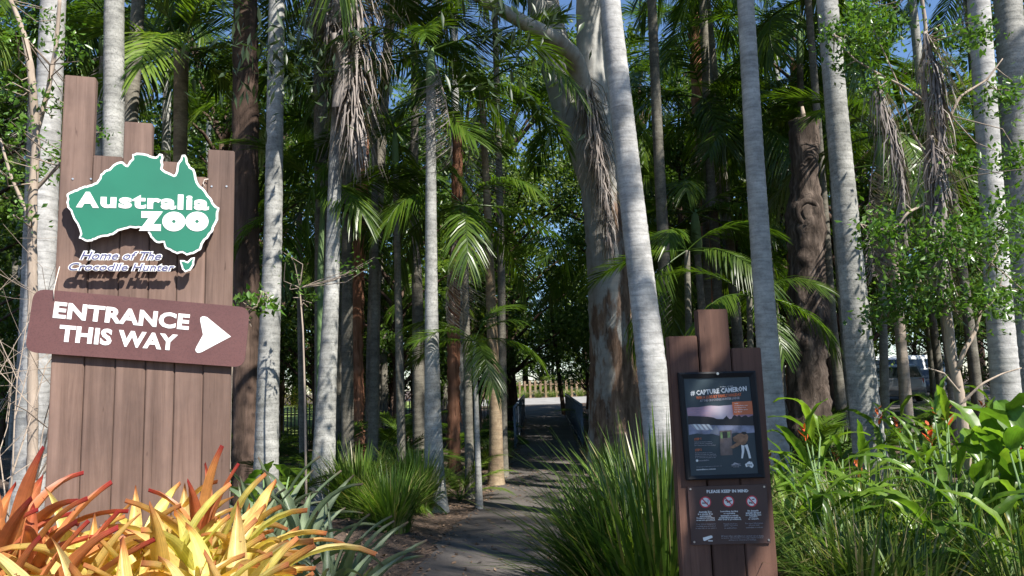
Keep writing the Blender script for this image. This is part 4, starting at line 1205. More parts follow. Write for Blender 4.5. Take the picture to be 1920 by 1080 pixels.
# ------------------------------------------------------------------ dead hanging fronds
def dead_frond(top, L, label, seed, spread=0.30, n=70, leafL=0.5, sheath=True, lean=(0, 0), group=None, wid=0.014):
    g2 = np.random.default_rng(seed)
    t = thing('dead_frond', label, 'dead palm frond', top, group=group)
    m_ = 16; q = np.linspace(0, 1, m_)
    P = np.stack([lean[0] * q + 0.05 * np.sin(q * 5 + seed), lean[1] * q, -L * q], -1)
    obj('stalk', mesh('stalk', *_vf(tube(P, 0.018 * (1 - 0.8 * q) + 0.003, 6)), 'frond_dead', tube(P, 0.01, 6)[2] * 0 + 0.5, True), t)
    acc = Acc()
    for k in range(n):
        s_ = g2.uniform(0.0, 1.0)
        c = np.array([np.interp(s_, q, P[:, j]) for j in range(3)])
        a = g2.uniform(0, 6.28)
        h = np.array([math.cos(a), math.sin(a) * 0.6, 0])
        l = leafL * g2.uniform(0.6, 1.3) * (1 - 0.35 * s_); w = wid * g2.uniform(0.7, 1.4)
        sd = np.array([-h[1], h[0], g2.normal(0, 0.2)]); sd /= np.linalg.norm(sd)
        sp = spread * g2.uniform(0.3, 1.7) * (1.35 - 0.6 * s_)
        rows = []
        for v in (0, 0.35, 0.7, 1):
            p = c + h * l * sp * (v ** 0.5) + np.array([0, 0, -l * v * (0.85 + 0.1 * v)]) + g2.normal(0, 0.014, 3)
            ww = w * (0.7, 1.0, 0.7, 0.15)[int(round(v * 3))]
            rows += [p - sd * ww / 2, p + sd * ww / 2]
        u0 = np.clip(g2.normal(0.5, 0.25), 0, 1)
        acc.add(rows, np.array([[0, 1, 3, 2], [2, 3, 5, 4], [4, 5, 7, 6]]), np.full((8, 2), u0))
    stuff(obj('leaflets', acc.build('leaflets', 'frond_dead'), t))
    if sheath:
        V = []; U = []
        for v in np.linspace(0, 1, 9):
            w = 0.10 * math.sin(math.pi * (0.15 + 0.7 * v)) + 0.02
            for b_ in np.linspace(-1.2, 1.2, 7):
                V.append((w * math.sin(b_) + 0.10 * math.sin(v * 3.0), -0.10 - w * math.cos(b_) * 0.8, 0.15 - 1.05 * v)); U.append((0.7, v))
        Fq = np.array([[a * 7 + b_, a * 7 + b_ + 1, a * 7 + b_ + 8, a * 7 + b_ + 7] for a in range(8) for b_ in range(6)])
        obj('sheath', mesh('sheath', V, Fq, 'frond_dead', U, True), t)
    return t
dead_frond(at(655, -60, 9.75), 2.5, 'large grey brown dead frond draped from the palm with the flared foot', 1, 0.42, 620, 0.95, False, (0.12, 0), wid=0.024)
dead_frond(at(628, -60, 9.85), 1.0, 'shorter dead frond with pale curled sheath hung beside the large dead frond', 2, 0.45, 260, 0.75, True, (-0.05, 0), wid=0.02)
dead_frond(at(632, 90, 9.78), 0.9, 'pale dead frond base clasping the palm with the flared foot', 3, 0.25, 60, 0.6, True, (0.02, 0))
dead_frond(at(1104, 130, 13.3), 3.3, 'long narrow dead frond hanging down the trunk of the forked gum tree', 4, 0.34, 620, 0.85, False, (0.2, -0.1), wid=0.024)
dead_frond(at(1652, 141, 7.38), 1.6, 'grey dead frond dangling left of the gnarled leafy tree', 5, 0.22, 260, 0.6, False, (0.08, 0))
dead_frond(at(1735, 60, 7.35), 1.4, 'shaggy dead frond hanging high behind the gnarled leafy tree', 6, 0.3, 330, 0.6, False, (0.05, 0))
dead_frond(at(1740, 255, 7.33), 1.5, 'dense tangled dead frond hanging below the shaggy one behind the gnarled tree', 7, 0.33, 480, 0.5, False, (0.05, 0))

# ------------------------------------------------------------------ leafy near trees and shrubs
def twiggy(name, label, cat, stems, clump_px, Y, leaf=0.055, per=70, mat='shrub_leaf', seed=0, twig='twig_pale', jitY=0.5, asp=0.5):
    """stems: list of pixel paths [(px,py,w),...] from the ground up; clump_px: (px,py,radius px)"""
    g2 = np.random.default_rng(seed)
    p0 = at(stems[0][0][0], stems[0][0][1], Y)
    base = Vector((p0.x, p0.y, gzf(p0.x, p0.y)))
    t = thing(name, label, cat, base)
    ends = []
    for k, st in enumerate(stems):
        P = [at(px, py, Y + (0.0 if j == 0 else g2.normal(0, 0.05))) for j, (px, py, w) in enumerate(st)]
        W = [w * Y / F_PX / 2 for (_, _, w) in st]
        if k == 0: P[0].z = base.z - 0.08
        Pl, r = smooth_path([p - base for p in P], W, 0.04)
        obj('trunk' if k == 0 else 'branch', mesh('branch', *_vf(tube(Pl, r, 8, 0.05, seed + k)), twig, None, True), t)
        ends.append(Pl)
    allp = np.concatenate(ends)
    C = []; Rr = []; acc = Acc()
    for (px, py, r_) in clump_px:
        c = np.array(at(px, py, Y + g2.normal(0, jitY)) - base); C.append(c); Rr.append(r_ * Y / F_PX)
        for j in range(3):
            tgt = c + g2.normal(0, 0.4, 3) * Rr[-1]
            n_ = allp[np.argmin(np.linalg.norm(allp - tgt, axis=1))]
            mid = (n_ + tgt) / 2 + g2.normal(0, 0.06, 3)
            acc.add(*tube([n_, mid, tgt], [0.007, 0.005, 0.003], 5, cap=False))
    stuff(obj('twigs', acc.build('twigs', twig), t))
    pts = clumps(C, Rr, per, g2, 0.8)
    stuff(obj('foliage', leaves_at(pts, leaf, g2, asp, 0.2, mat), t))
    return t
twiggy('leafy_tree', 'gnarled small tree with bright green leaves over the right hand bed', 'tree',
       [[(1804, 850, 22), (1803, 760, 19), (1790, 690, 18), (1776, 640, 17), (1780, 590, 16), (1756, 540, 15), (1742, 470, 14), (1750, 400, 13), (1734, 330, 12), (1746, 240, 11), (1728, 150, 9), (1738, 60, 8), (1724, -30, 6)],
        [(1797, 690, 10), (1806, 660, 9), (1830, 620, 7), (1836, 590, 6), (1866, 560, 4), (1880, 520, 2)], [(1748, 500, 7), (1716, 540, 6), (1700, 575, 4), (1650, 600, 2)],
        [(1744, 250, 7), (1780, 222, 6), (1800, 180, 5), (1850, 150, 4), (1880, 110, 2)], [(1738, 380, 6), (1700, 400, 5), (1680, 430, 3), (1640, 430, 2)], [(1734, 190, 6), (1690, 160, 5), (1650, 140, 4), (1600, 110, 3), (1560, 60, 2)],
        [(1745, 460, 6), (1790, 480, 4), (1830, 470, 3), (1885, 515, 2)], [(1742, 300, 6), (1712, 250, 4), (1690, 170, 3), (1640, 60, 2)], [(1800, 760, 6), (1840, 720, 4), (1880, 700, 3), (1915, 690, 2)], [(1803, 740, 5), (1770, 700, 4), (1740, 690, 2)]],
       [(1650, 50, 55), (1600, 110, 45), (1570, 60, 40), (1690, 420, 50), (1645, 430, 45), (1720, 500, 60), (1790, 440, 65), (1860, 470, 70), (1900, 560, 60), (1840, 560, 50), (1690, 570, 55), (1645, 590, 35), (1880, 400, 55), (1760, 560, 40), (1880, 180, 50), (1900, 300, 45), (1780, 80, 40), (1620, 20, 40), (1830, 60, 40), (1700, 330, 30), (1640, 160, 30), (1810, 300, 30)],
       7.4, 0.066, 270, seed=1, jitY=0.4)
twiggy('leafy_tree', 'twisted thin tree with scattered green leaves left of the entrance sign', 'tree',
       [[(70, 900, 20), (62, 600, 18), (60, 400, 17), (68, 250, 16), (58, 130, 14), (45, 60, 11), (20, 0, 8)],
        [(68, 250, 10), (90, 170, 9), (105, 90, 8), (112, 0, 7)], [(62, 360, 8), (110, 310, 6), (150, 270, 4)], [(60, 420, 8), (20, 330, 6), (0, 260, 4)]],
       [(20, 60, 45), (90, 40, 40), (30, 240, 40), (75, 320, 40), (120, 290, 40), (150, 200, 40), (10, 160, 35), (40, 400, 30), (190, 250, 22), (100, 190, 35), (130, 90, 35), (20, 330, 25)],
       6.4, 0.055, 75, seed=2)
twiggy('leafy_shrub', 'thin shrub with a sprig of bright leaves poking out beside the entrance sign', 'shrub',
       [[(426, 980, 12), (428, 800, 11), (432, 680, 9), (450, 600, 7), (485, 570, 5)]],
       [(480, 568, 26), (510, 572, 22), (460, 560, 20), (500, 555, 14)], 5.2, 0.06, 26, seed=3, jitY=0.06)
twiggy('leafy_shrub', 'slim shrub with small bright leaves between the two grey palms', 'shrub',
       [[(575, 930, 4.5), (572, 760, 4), (568, 620, 3.2), (562, 540, 2.5)]],
       [(560, 530, 24), (575, 560, 20), (660, 500, 26), (690, 490, 18), (540, 480, 20)], 8.8, 0.07, 24, seed=4, jitY=0.1)
# bare twiggy shrub at the far left
g2 = np.random.default_rng(31)
b0 = at(10, 900, 5.6); b0.z = gzf(b0.x, b0.y)
bt = thing('bare_shrub', 'bare twiggy shrub with fine grey branches left of the entrance sign', 'shrub', b0)
acc = Acc()
def grow(p, d, L, r_, dep):
    q = p + d * L
    acc.add(*tube([p, (p + q) / 2 + g2.normal(0, 0.02, 3) * L, q], [r_, r_ * 0.85, r_ * 0.7], 5, cap=False))
    if dep:
        for _ in range(3 if dep > 1 else 2):
            nd = d + g2.normal(0, 0.55, 3); nd[2] += 0.12; nd /= np.linalg.norm(nd)
            grow(q if _ else p + d * L * 0.6, nd, L * g2.uniform(0.6, 0.85), r_ * 0.62, dep - 1)
for tx in ((0.05, 0, 1), (0.30, -0.1, 1), (0.16, 0.2, 1)):
    d = np.array(tx, float); d /= np.linalg.norm(d)
    grow(np.array([0.0, 0, 0]), d, 1.0, 0.011, 4)
stuff(obj('twigs', acc.build('twigs', 'twig_pale'), bt))

# ------------------------------------------------------------------ bromeliads
def strap(name, L, W, arch, seed, mat, tipw=0.25, rec=0.0):
    g2 = np.random.default_rng(seed)
    m_ = 12; t = np.linspace(0, 1, m_)
    ang = 1.25 - arch * t ** 1.7 + 0.1 * g2.normal() * t
    ds = L / (m_ - 1)
    x = np.concatenate([[0], np.cumsum(np.cos(ang[:-1]) * ds)]); z = np.concatenate([[0], np.cumsum(np.sin(ang[:-1]) * ds)])
    y = 0.10 * L * g2.normal() * t ** 2
    tw = 0.5 * g2.normal() * t
    w = W * np.clip(0.72 + 0.33 * np.sin(np.pi * t), 0, 1) * np.where(t > 0.55, np.clip(1 - ((t - 0.55) / 0.452) ** 1.8, 0.01, 1), 1)
    V = []; U = []
    for k in range(m_):
        for s_ in (-1, -0.5, 0, 0.5, 1):
            nz_ = 0.30 * W * s_ * s_
            sx, sz = -math.sin(ang[k]), math.cos(ang[k])
            yy = s_ * w[k] / 2
            V.append((x[k] + sx * (nz_ * math.cos(tw[k]) + yy * math.sin(tw[k])), y[k] + yy * math.cos(tw[k]), z[k] + sz * (nz_ * math.cos(tw[k]) + yy * math.sin(tw[k]))))
            U.append((0.5 + s_ / 2, t[k]))
    Fq = np.array([[a * 5 + b_, a * 5 + b_ + 1, a * 5 + b_ + 6, a * 5 + b_ + 5] for a in range(m_ - 1) for b_ in range(4)])
    return mesh(name, V, Fq, mat, U, True)
BO = [strap('leaf', 0.68 + 0.06 * (k % 4), 0.082 + 0.012 * (k % 3), 0.4 + 0.45 * (k % 5), k, 'brom_orange') for k in range(15)]
BR = [strap('leaf', 0.66, 0.075, 0.4 + 0.25 * k, 40 + k, 'brom_red') for k in range(5)]
BG = [strap('leaf', 0.66, 0.05, 0.3 + 0.3 * k, 60 + k, 'brom_grey') for k in range(5)]
def rosette(px, py, Y, n, s, pool, label, seed, group=None, hi=0.2, lo=-0.75, name='bromeliad'):
    """leaf tops reach about pixel (px,py) at depth Y"""
    g2 = random.Random(seed)
    p = at(px, py, Y); h = 0.60 * s
    base = Vector((p.x, p.y, p.z - h))
    gr = gzf(p.x, p.y)
    base.z = min(base.z, gr + 0.9)
    t = thing(name, label, 'bromeliad', Vector((p.x, p.y, gr)), group=group)
    o_ = base.z - gr
    if o_ > 0.03:        # short leafless stem lifts the rosette above the bed
        obj('stem', mesh('stem', *_vf(tube([(0, 0, -0.05), (0.01, 0, o_ * 0.5), (0, 0, o_ + 0.05)], [0.03, 0.028, 0.035], 8)), 'twig', None, True), t)
    for k in range(n):
        tt = k / n
        el = hi + (lo - hi) * tt
        obj('leaf', g2.choice(pool), t, (0, 0, o_), (g2.uniform(-0.15, 0.15), -el, k * GOLD + g2.uniform(-0.3, 0.3)), s * g2.uniform(0.8, 1.12))
    return t
brl = 'orange and yellow bromeliad in the dense bed before the entrance sign'
brg = 'orange bromeliads massed in front of the entrance sign'
sp_ = [(150, 960, 3.25), (215, 985, 3.0), (265, 955, 3.3), (320, 985, 2.95), (372, 950, 3.3), (425, 975, 3.05), (480, 940, 3.35), (525, 975, 3.1), (575, 960, 3.35), (120, 1030, 2.8), (190, 1050, 2.6), (290, 1050, 2.6), (380, 1050, 2.6), (470, 1050, 2.7), (560, 1045, 2.8), (240, 1090, 2.4), (420, 1100, 2.35), (330, 930, 3.45), (540, 1090, 2.55), (170, 1000, 3.0), (300, 1005, 3.0), (400, 1010, 2.9), (500, 1010, 3.0), (350, 1090, 2.5), (150, 1095, 2.4), (450, 960, 3.3)]
for k, (px, py, Y) in enumerate(sp_):
    rosette(px - 12 - max(0, px - 380) * 0.6, py + 4, Y, 14, 0.62 + 0.14 * random.random(), BO, brl, 100 + k, brg)
for k, (px, py, Y) in enumerate([(20, 905, 3.2), (50, 950, 2.9), (-30, 950, 3.0), (15, 1010, 2.6), (62, 1040, 2.7)]):
    rosette(px, py - 45, Y, 13, 0.85, BR, 'rust red bromeliad growing left of the entrance sign', 140 + k, 'rust red bromeliads left of the entrance sign')
tl_ = rosette(383, 872, 3.3, 6, 0.80, BR, 'tall pink tipped bromeliad with upright leaves against the entrance sign boards', 160, hi=0.3, lo=0.1)
for k, (px, py, Y) in enumerate([(470, 905, 4.6), (560, 915, 4.4), (620, 960, 4.3), (520, 880, 5.0), (600, 1030, 3.9), (640, 1000, 4.2)]):
    rosette(px, py - 20, Y, 16, 0.95, BG, 'grey green bromeliad with narrow pointed leaves behind the orange bromeliads', 170 + k, 'grey green bromeliads at the foot of the grey palms')

# ------------------------------------------------------------------ tussocks and grasses
def tussock_mesh(name, n, H, spread, w, seed, mat, lean=0.0):
    g2 = np.random.default_rng(seed)
    a = g2.uniform(0, 6.283, n); rr = np.sqrt(g2.random(n)) * 0.30 * spread
    L = H * g2.uniform(0.55, 1.15, n); sp = spread * np.abs(g2.normal(0.45, 0.30, n))
    q = np.array([0, 0.25, 0.5, 0.75, 1.0])
    d = np.stack([np.cos(a), np.sin(a)], -1)
    side = np.stack([-d[:, 1], d[:, 0], 0 * a], -1)
    rows = []
    ww = w * g2.uniform(0.6, 1.3, n)
    fall = g2.uniform(0.2, 1.0, n) * np.clip(sp / spread, 0.1, 1.4)
    for v, wq in zip(q, (0.9, 1.0, 0.9, 0.6, 0.05)):
        hx = rr + sp * v ** 1.6
        z = L * (v - fall * 0.55 * v ** 2.6) - 0.04
        c = np.stack([d[:, 0] * hx, d[:, 1] * hx, z], -1)
        rows += [c - side * (ww * wq / 2)[:, None], c + side * (ww * wq / 2)[:, None]]
    V = np.stack(rows, 1)
    b_ = (np.arange(n) * 10)[:, None]
    Fq = np.concatenate([b_ + np.array([2 * k, 2 * k + 1, 2 * k + 3, 2 * k + 2]) for k in range(4)])
    tt = np.where(g2.random(n) < 0.1, 1.0, np.clip(g2.normal(0.40, 0.22, n), 0, 0.8))
    U = np.stack([np.repeat(tt, 10), np.tile(np.repeat(q, 2), n)], -1)
    return mesh(name, V.reshape(-1, 3), Fq, mat, U)
TU = [tussock_mesh('blades', 720, 1.0, 0.85, 0.023, k, 'tussock') for k in range(3)]
GM = [tussock_mesh('blades', 230, 0.75, 0.9, 0.019, 10 + k, 'grass_messy') for k in range(3)]
def tuft(x, y, s, me, label, group=None, zs=1.0, name='grass_tussock'):
    t = thing(name, label, 'grass tussock', (x, y, gzf(x, y)), random.uniform(0, 6.28), group)
    stuff(obj('blades', me, t, scale=(s, s, s * zs)))
    return t
tl = 'lush green tussock of long strappy leaves between the path and the information sign'
tuft(0.84, 4.7, 1.22, TU[0], tl, 'tussocks by the information sign')
tuft(1.02, 5.5, 1.34, TU[1], tl, 'tussocks by the information sign')
tuft(0.66, 5.6, 1.0, TU[2], tl, 'tussocks by the information sign')
p = on_flat(735, 1005)
tuft(p.x, p.y, 0.78, TU[1], 'dark green tussock on the left edge of the path', 'tussocks left of the path', 0.92)
tuft(p.x - 0.55, p.y + 0.9, 0.9, TU[2], 'dark green tussock on the left edge of the path', 'tussocks left of the path')
tuft(p.x + 0.1, p.y + 1.3, 0.85, TU[0], 'dark green tussock on the left edge of the path', 'tussocks left of the path')
for px, py in ((955, 880), (962, 858), (1045, 905), (1075, 880)):
    q = on_flat(px, py); l, r_ = path_lr(q.y)
    x = l - 0.3 if px < 1000 else r_ + 0.3
    tuft(float(x), q.y, 0.6, TU[0], 'small tussock at the path edge before the footbridge', 'small tussocks along the path')
g3 = random.Random(17)
for k in range(34):
    y = g3.uniform(4.4, 7.4); x = g3.uniform(1.55 + 0.1 * (y - 3.9), 0.74 * y)
    if x < 1.9: x += 0.3
    tuft(x, y, g3.uniform(0.6, 1.02), GM[k % 3], 'loose light green grass clump in the sunny bed right of the information sign', 'grass clumps in the right hand bed', 0.8 + 0.35 * g3.random())

# ------------------------------------------------------------------ heliconias and broad-leaved plants
def blade(name, L, W, arch, seed, mat):
    g2 = np.random.default_rng(seed)
    m_ = 11; t = np.linspace(0, 1, m_)
    ang = 1.0 - arch * t ** 1.4
    ds = L / (m_ - 1)
    x = np.concatenate([[0], np.cumsum(np.cos(ang[:-1]) * ds)]); z = np.concatenate([[0], np.cumsum(np.sin(ang[:-1]) * ds)])
    w = W * np.sin(np.pi * np.clip((t - 0.12) / 0.88, 0, 1) ** 0.8) ** 0.8 + 0.006
    V = []; U = []
    for k in range(m_):
        sx, sz = -math.sin(ang[k]), math.cos(ang[k])
        for s_ in (-1, -0.5, 0, 0.5, 1):
            h = 0.22 * w[k] * abs(s_) + 0.012 * math.sin(k * 2.1 + s_ * 3 + seed) * abs(s_)
            V.append((x[k] + sx * h, s_ * w[k] / 2, z[k] + sz * h)); U.append((0.5 + s_ / 2, t[k]))
    Fq = np.array([[a * 5 + b_, a * 5 + b_ + 1, a * 5 + b_ + 6, a * 5 + b_ + 5] for a in range(m_ - 1) for b_ in range(4)])
    return mesh(name, V, Fq, mat, U, True)
HL = [blade('leaf', 0.58 + 0.05 * k, 0.07 + 0.009 * (k % 4), 0.6 + 0.28 * k, k, 'heliconia') for k in range(6)]
BL = [blade('leaf', 0.42, 0.19, 0.7 + 0.3 * k, 9 + k, 'heliconia') for k in range(3)]
def bract_mesh(seed):
    acc = Acc(); g2 = np.random.default_rng(seed)
    for k in range(7):
        a = k * GOLD; z = 0.02 * k; d = np.array([math.cos(a), math.sin(a), 0.9]); d /= np.linalg.norm(d)
        s_ = np.array([-math.sin(a), math.cos(a), 0]) * 0.012
        p = np.array([0, 0, z]); L = 0.085 - 0.006 * k
        acc.add([p - s_ * 0.4, p + s_ * 0.4, p + d * L * 0.5 + s_, p + d * L * 0.5 - s_, p + d * L + s_ * 0.1, p + d * L - s_ * 0.1],
                np.array([[0, 1, 2, 3], [3, 2, 4, 5]]), np.tile([[g2.random(), 0.5]], (6, 1)))
    return acc.build('flower', 'bract')
BRA = [bract_mesh(k) for k in range(2)]
def heliconia(x, y, h, n, label, seed, group, pool=HL, flower=True, s=0.85):
    g2 = random.Random(seed)
    t = thing('heliconia', label, 'plant', (x, y, gzf(x, y)), group=group)
    for st in range(3):
        ox, oy = g2.uniform(-0.12, 0.12), g2.uniform(-0.12, 0.12); hh = h * g2.uniform(0.7, 1.05)
        lx, ly = g2.uniform(-0.15, 0.15), g2.uniform(-0.15, 0.15)
        obj('stem', mesh('stem', *_vf(tube([(ox, oy, -0.05), (ox + lx * .3, oy + ly * .3, hh * .5), (ox + lx, oy + ly, hh)], [0.013, 0.011, 0.006], 6)), 'crownshaft', None, True), t)
        for k in range(n):
            f = 0.25 + 0.75 * (k + 1) / n
            a = g2.uniform(0, 6.28)
            obj('leaf', g2.choice(pool), t, (ox + lx * f, oy + ly * f, hh * f - 0.03), (g2.uniform(-0.3, 0.3), g2.uniform(-0.35, 0.35), a), s * g2.uniform(0.7, 1.1))
        if flower and st == 0:
            obj('flower', g2.choice(BRA), t, (ox + lx, oy + ly, hh), (0, 0, g2.uniform(0, 6)), 1.3)
    return t
g3 = random.Random(23)
for k in range(15):
    x, y = g3.uniform(2.6, 6.2), g3.uniform(6.6, 9.4)
    heliconia(x, y, g3.uniform(0.65, 1.15), 3, 'leafy green plant with red orange flower spikes under the palms', 200 + k, 'red flowered plants in the right hand bed')
for k, (px, py, Y) in enumerate([(1500, 800, 7.0), (1560, 840, 6.6), (1720, 790, 6.2), (1760, 850, 5.8), (1480, 900, 6.0), (1560, 930, 5.4), (1640, 880, 5.6), (1700, 930, 5.2), (1800, 900, 5.0), (1880, 930, 4.8), (1510, 860, 5.8)]):
    p = at(px, py, Y)
    heliconia(p.x, p.y, max(0.4, p.z - gzf(p.x, p.y) - 0.12), 3, 'flowerless clump of long glossy leaves low in the right hand bed', 230 + k, 'flowerless leafy clumps in the right hand bed', flower=False)
for k, (px, py, Y) in enumerate([(1870, 800, 5.6), (1915, 790, 5.2), (1840, 840, 5.9)]):
    p = at(px, py, Y)
    heliconia(p.x, p.y, max(0.5, p.z - gzf(p.x, p.y)), 4, 'plant with wide pale green leaves in front of the grey palms on the right', 240 + k, 'wide leaved plants of the right hand bed', BL, False, 1.0)
for k, (px, py, Y) in enumerate([(505, 880, 6.2), (470, 890, 6.0)]):
    p = at(px, py, Y)
    heliconia(p.x, p.y, max(0.5, p.z - gzf(p.x, p.y)), 4, 'small plant with rounded bright green leaves behind the bromeliads', 250 + k, 'rounded leaf plants behind the bromeliads', BL, False, 0.55)

# understorey ferns and seedlings on the forest floor
def fern(x, y, s, label, group, seed, pool, n=9):
    t = thing('palm_seedling', label, 'plant', (x, y, gzf(x, y)), group=group)
    g2 = random.Random(seed)
    for k in range(n):
        obj('frond', g2.choice(pool), t, (0, 0, 0), (0, -g2.uniform(0.5, 1.25), k * GOLD + g2.uniform(-.3, .3)), s * g2.uniform(0.75, 1.1))
    return t
p = at(735, 850, 10.6); fern(p.x, p.y, 0.36, 'small sunlit palm seedling behind the dark green tussock', None, 1, FRB)
p = at(860, 850, 11.0); fern(p.x, p.y, 0.34, 'small palm seedling behind the thin stemmed young palm', None, 2, FRB)
g3 = random.Random(41)
cnt = 0
while cnt < 75:
    x, y = g3.uniform(-12, 14), g3.uniform(9.5, 24)
    if abs(x) > 0.62 * y: continue
    l, r_ = path_lr(y)
    if l - 0.7 < x < r_ + 0.7: continue
    px, _ = proj((x, y, 0.5))
    if 1640 < px < 1750 or 535 < px < 590 and y > 14: continue
    fern(x, y, g3.uniform(0.28, 0.6), 'dark green palm seedling on the shaded forest floor', 'palm seedlings on the forest floor', 300 + cnt, FR, 7)
    cnt += 1

# ------------------------------------------------------------------ background palms (instanced stems and crowns)
def stem_mesh(h, r0, r1, seed, mat):
    g2 = np.random.default_rng(seed)
    z = np.linspace(-0.1, h, 6)
    b_ = g2.normal(0, 0.18, 2)
    P = [(b_[0] * (q / h) ** 2, b_[1] * (q / h) ** 2, q) for q in z]
    Pr, r_ = ringed([Vector(p) for p in P], np.linspace(r0, r1, 6), 0.16, seed)
    Pr, r_ = Pr[::2], r_[::2]
    return mesh('trunk', *_vf(tube(Pr, r_, 9)), mat, None, True), P[-1]
STM = [stem_mesh(h, r0, r1, k, mt) + (h,) for k, (h, r0, r1, mt) in enumerate([(4.0, 0.10, 0.07, 'palm_dim'), (6.0, 0.11, 0.075, 'palm_dim'), (8.0, 0.12, 0.08, 'palm_grey'), (10.0, 0.13, 0.085, 'palm_dim'), (12.5, 0.14, 0.09, 'palm_grey')])]
SHAFT = mesh('crownshaft', *_vf(tube([(0, 0, -0.03), (0, 0, 0.2), (0, 0, 0.6), (0, 0, 0.9)], [0.085, 0.115, 0.09, 0.05], 10)), 'crownshaft', None, True)
g3 = random.Random(99)
placed = []
LB = {0: 'short palm of the shaded grove with its crown at head height above the seedlings', 1: 'mid height palm of the shaded grove behind the front row of trunks', 2: 'slim palm of the grove with a pale trunk and green crownshaft', 3: 'tall dim trunked palm of the grove', 4: 'very tall pale trunked palm of the grove whose crown meets the canopy'}
cnt = 0; tries = 0
while cnt < 118 and tries < 6000:
    tries += 1
    y = g3.uniform(13.5, 36); x = g3.uniform(-0.78, 0.80) * y
    l, r_ = path_lr(y)
    if l - 1.3 < x < r_ + 1.6: continue
    px, _ = proj((x, y, 0.5))
    if 1642 < px < 1748 and y < 38: continue
    if 535 < px < 590: continue
    if min([9] + [math.hypot(x - a, y - b_) for a, b_ in placed]) < 1.2: continue
    placed.append((x, y))
    k = g3.choice([0, 1, 1, 2, 2, 3, 3, 4])
    sc_ = g3.uniform(0.9, 1.12)
    t = thing('palm_tree', LB[k], 'palm tree', (x, y, gzf(x, y)), g3.uniform(0, 6.28), ('grove palms of kind %s' % ('short', 'mid height', 'slim pale', 'tall dim', 'very tall pale')[k]), sc_)
    me, top, h = STM[k]
    obj('trunk', me, t)
    obj('crownshaft', SHAFT, t, top)
    crown(t, (top[0], top[1], top[2] + 0.82), 12, g3.uniform(0.68, 0.95), 500 + cnt, FR if g3.random() < 0.6 else FR[:2] + FRB)
    cnt += 1

# ------------------------------------------------------------------ broad-leaved trees behind
def tree_kind(seed, h, rad, nleaf, leaf, mat):
    g2 = np.random.default_rng(seed)
    acc = Acc()
    z = np.linspace(-0.2, h * 0.75, 7)
    acc.add(*tube([(0.1 * math.sin(q), 0.1 * math.cos(q * 1.3), q) for q in z], np.linspace(0.02 * h, 0.007 * h, 7), 10))
    cc = []
    for k in range(34):
        a = g2.uniform(0, 6.28); zz = h * g2.uniform(0.22, 1.0)
        rr = rad * math.sqrt(max(0.05, 1 - ((zz / h - 0.58) / 0.48) ** 2)) * g2.uniform(0.35, 1.0)
        c = np.array([rr * math.cos(a), rr * math.sin(a), zz]); cc.append(c)
        b_ = np.array([0, 0, max(0.15 * h, zz - rr * 0.8)]); b_[2] = min(b_[2], h * 0.74)
        acc.add(*tube([b_, (b_ + c) / 2 + np.array([0, 0, 0.25]), c], [0.006 * h, 0.004 * h, 0.002 * h], 6, cap=False))
    tr = acc.build('trunk', 'dark_bark', True)
    pts = clumps(cc, g2.uniform(0.16, 0.30, 34) * rad, nleaf // 34, g2, 0.75)
    return tr, leaves_at(pts, leaf, g2, 0.5, 0.3, mat, 'crown')
TK = [tree_kind(1, 14, 4.2, 9000, 0.24, 'broadleaf_far'), tree_kind(2, 19, 5.0, 10000, 0.26, 'broadleaf_far'), tree_kind(3, 16, 3.8, 9000, 0.22, 'broadleaf'), tree_kind(4, 8, 3.0, 7000, 0.18, 'broadleaf'), tree_kind(5, 9.5, 2.2, 2600, 0.15, 'broadleaf')]
TL = ['round crowned leafy tree standing beyond the palm grove', 'tall spreading leafy tree beyond the palm grove', 'dark narrow leafy tree among the palms at the back', 'low bushy tree filling the gap under the palms at the back']
TG = ['round leafy trees at the back', 'tall leafy trees at the back', 'dark narrow trees at the back', 'low bushy trees at the back']
def btree(k, x, y, s, label=None, group=None):
    t = thing('leafy_tree', label or TL[k], 'tree', (x, y, gzf(x, y)), random.uniform(0, 6.28), group or TG[k], s)
    obj('trunk', TK[k][0], t); stuff(obj('crown', TK[k][1], t))
    return t
g3 = random.Random(5)
for k in range(26):
    y = g3.uniform(36, 60); fx = -0.85 + 1.7 * (k + 0.5) / 26 + g3.uniform(-0.02, 0.02); x = fx * y
    if 0.06 < fx < 0.3 or -0.14 < fx <= 0.0: y = g3.uniform(66, 74); x = fx * y
    if 0.0 < fx < 0.11: y = 66 + g3.uniform(0, 6); x = fx * y
    if 12 < x < 32 and y < 58: y = g3.uniform(58, 66); x = fx * y
    if -0.33 < fx < -0.24: y = 64; x = fx * y
    btree(g3.choice([0, 1, 1, 2]), x, y, g3.uniform(0.85, 1.2))
for k, (x, y, s) in enumerate([(-10, 27, 0.8), (-5.5, 31, 0.75), (-2.6, 36, 0.8), (4.5, 30, 0.85), (7.5, 27, 0.85), (10.2, 26, 0.8), (-14, 24, 0.8), (-19, 28, 0.9), (3.8, 40, 0.8), (21, 24, 0.9), (25, 30, 1.0), (-23, 34, 1.1), (30, 36, 1.1), (-1.5, 68, 0.9), (8.5, 68, 0.9), (3.6, 70, 1.0)]):
    btree(3, x, y, s)
for k in range(22):
    x = -46 + k * 4.4
    btree(3, x, (66 if -10 < x < 12 else 57 if x < 12 else 62) + (k % 3) * 1.5, 0.9 + 0.1 * (k % 4))
g3 = random.Random(12)
for k in range(30):
    y = g3.uniform(24, 42); px = 20 + 1900 * (k + g3.random()) / 30
    if 940 < px < 1110 or 1560 < px < 1830 or 530 < px < 595: continue
    d = ray(px, 720); x = d.x / d.y * y
    btree(3, x, y, g3.uniform(0.5, 0.8))
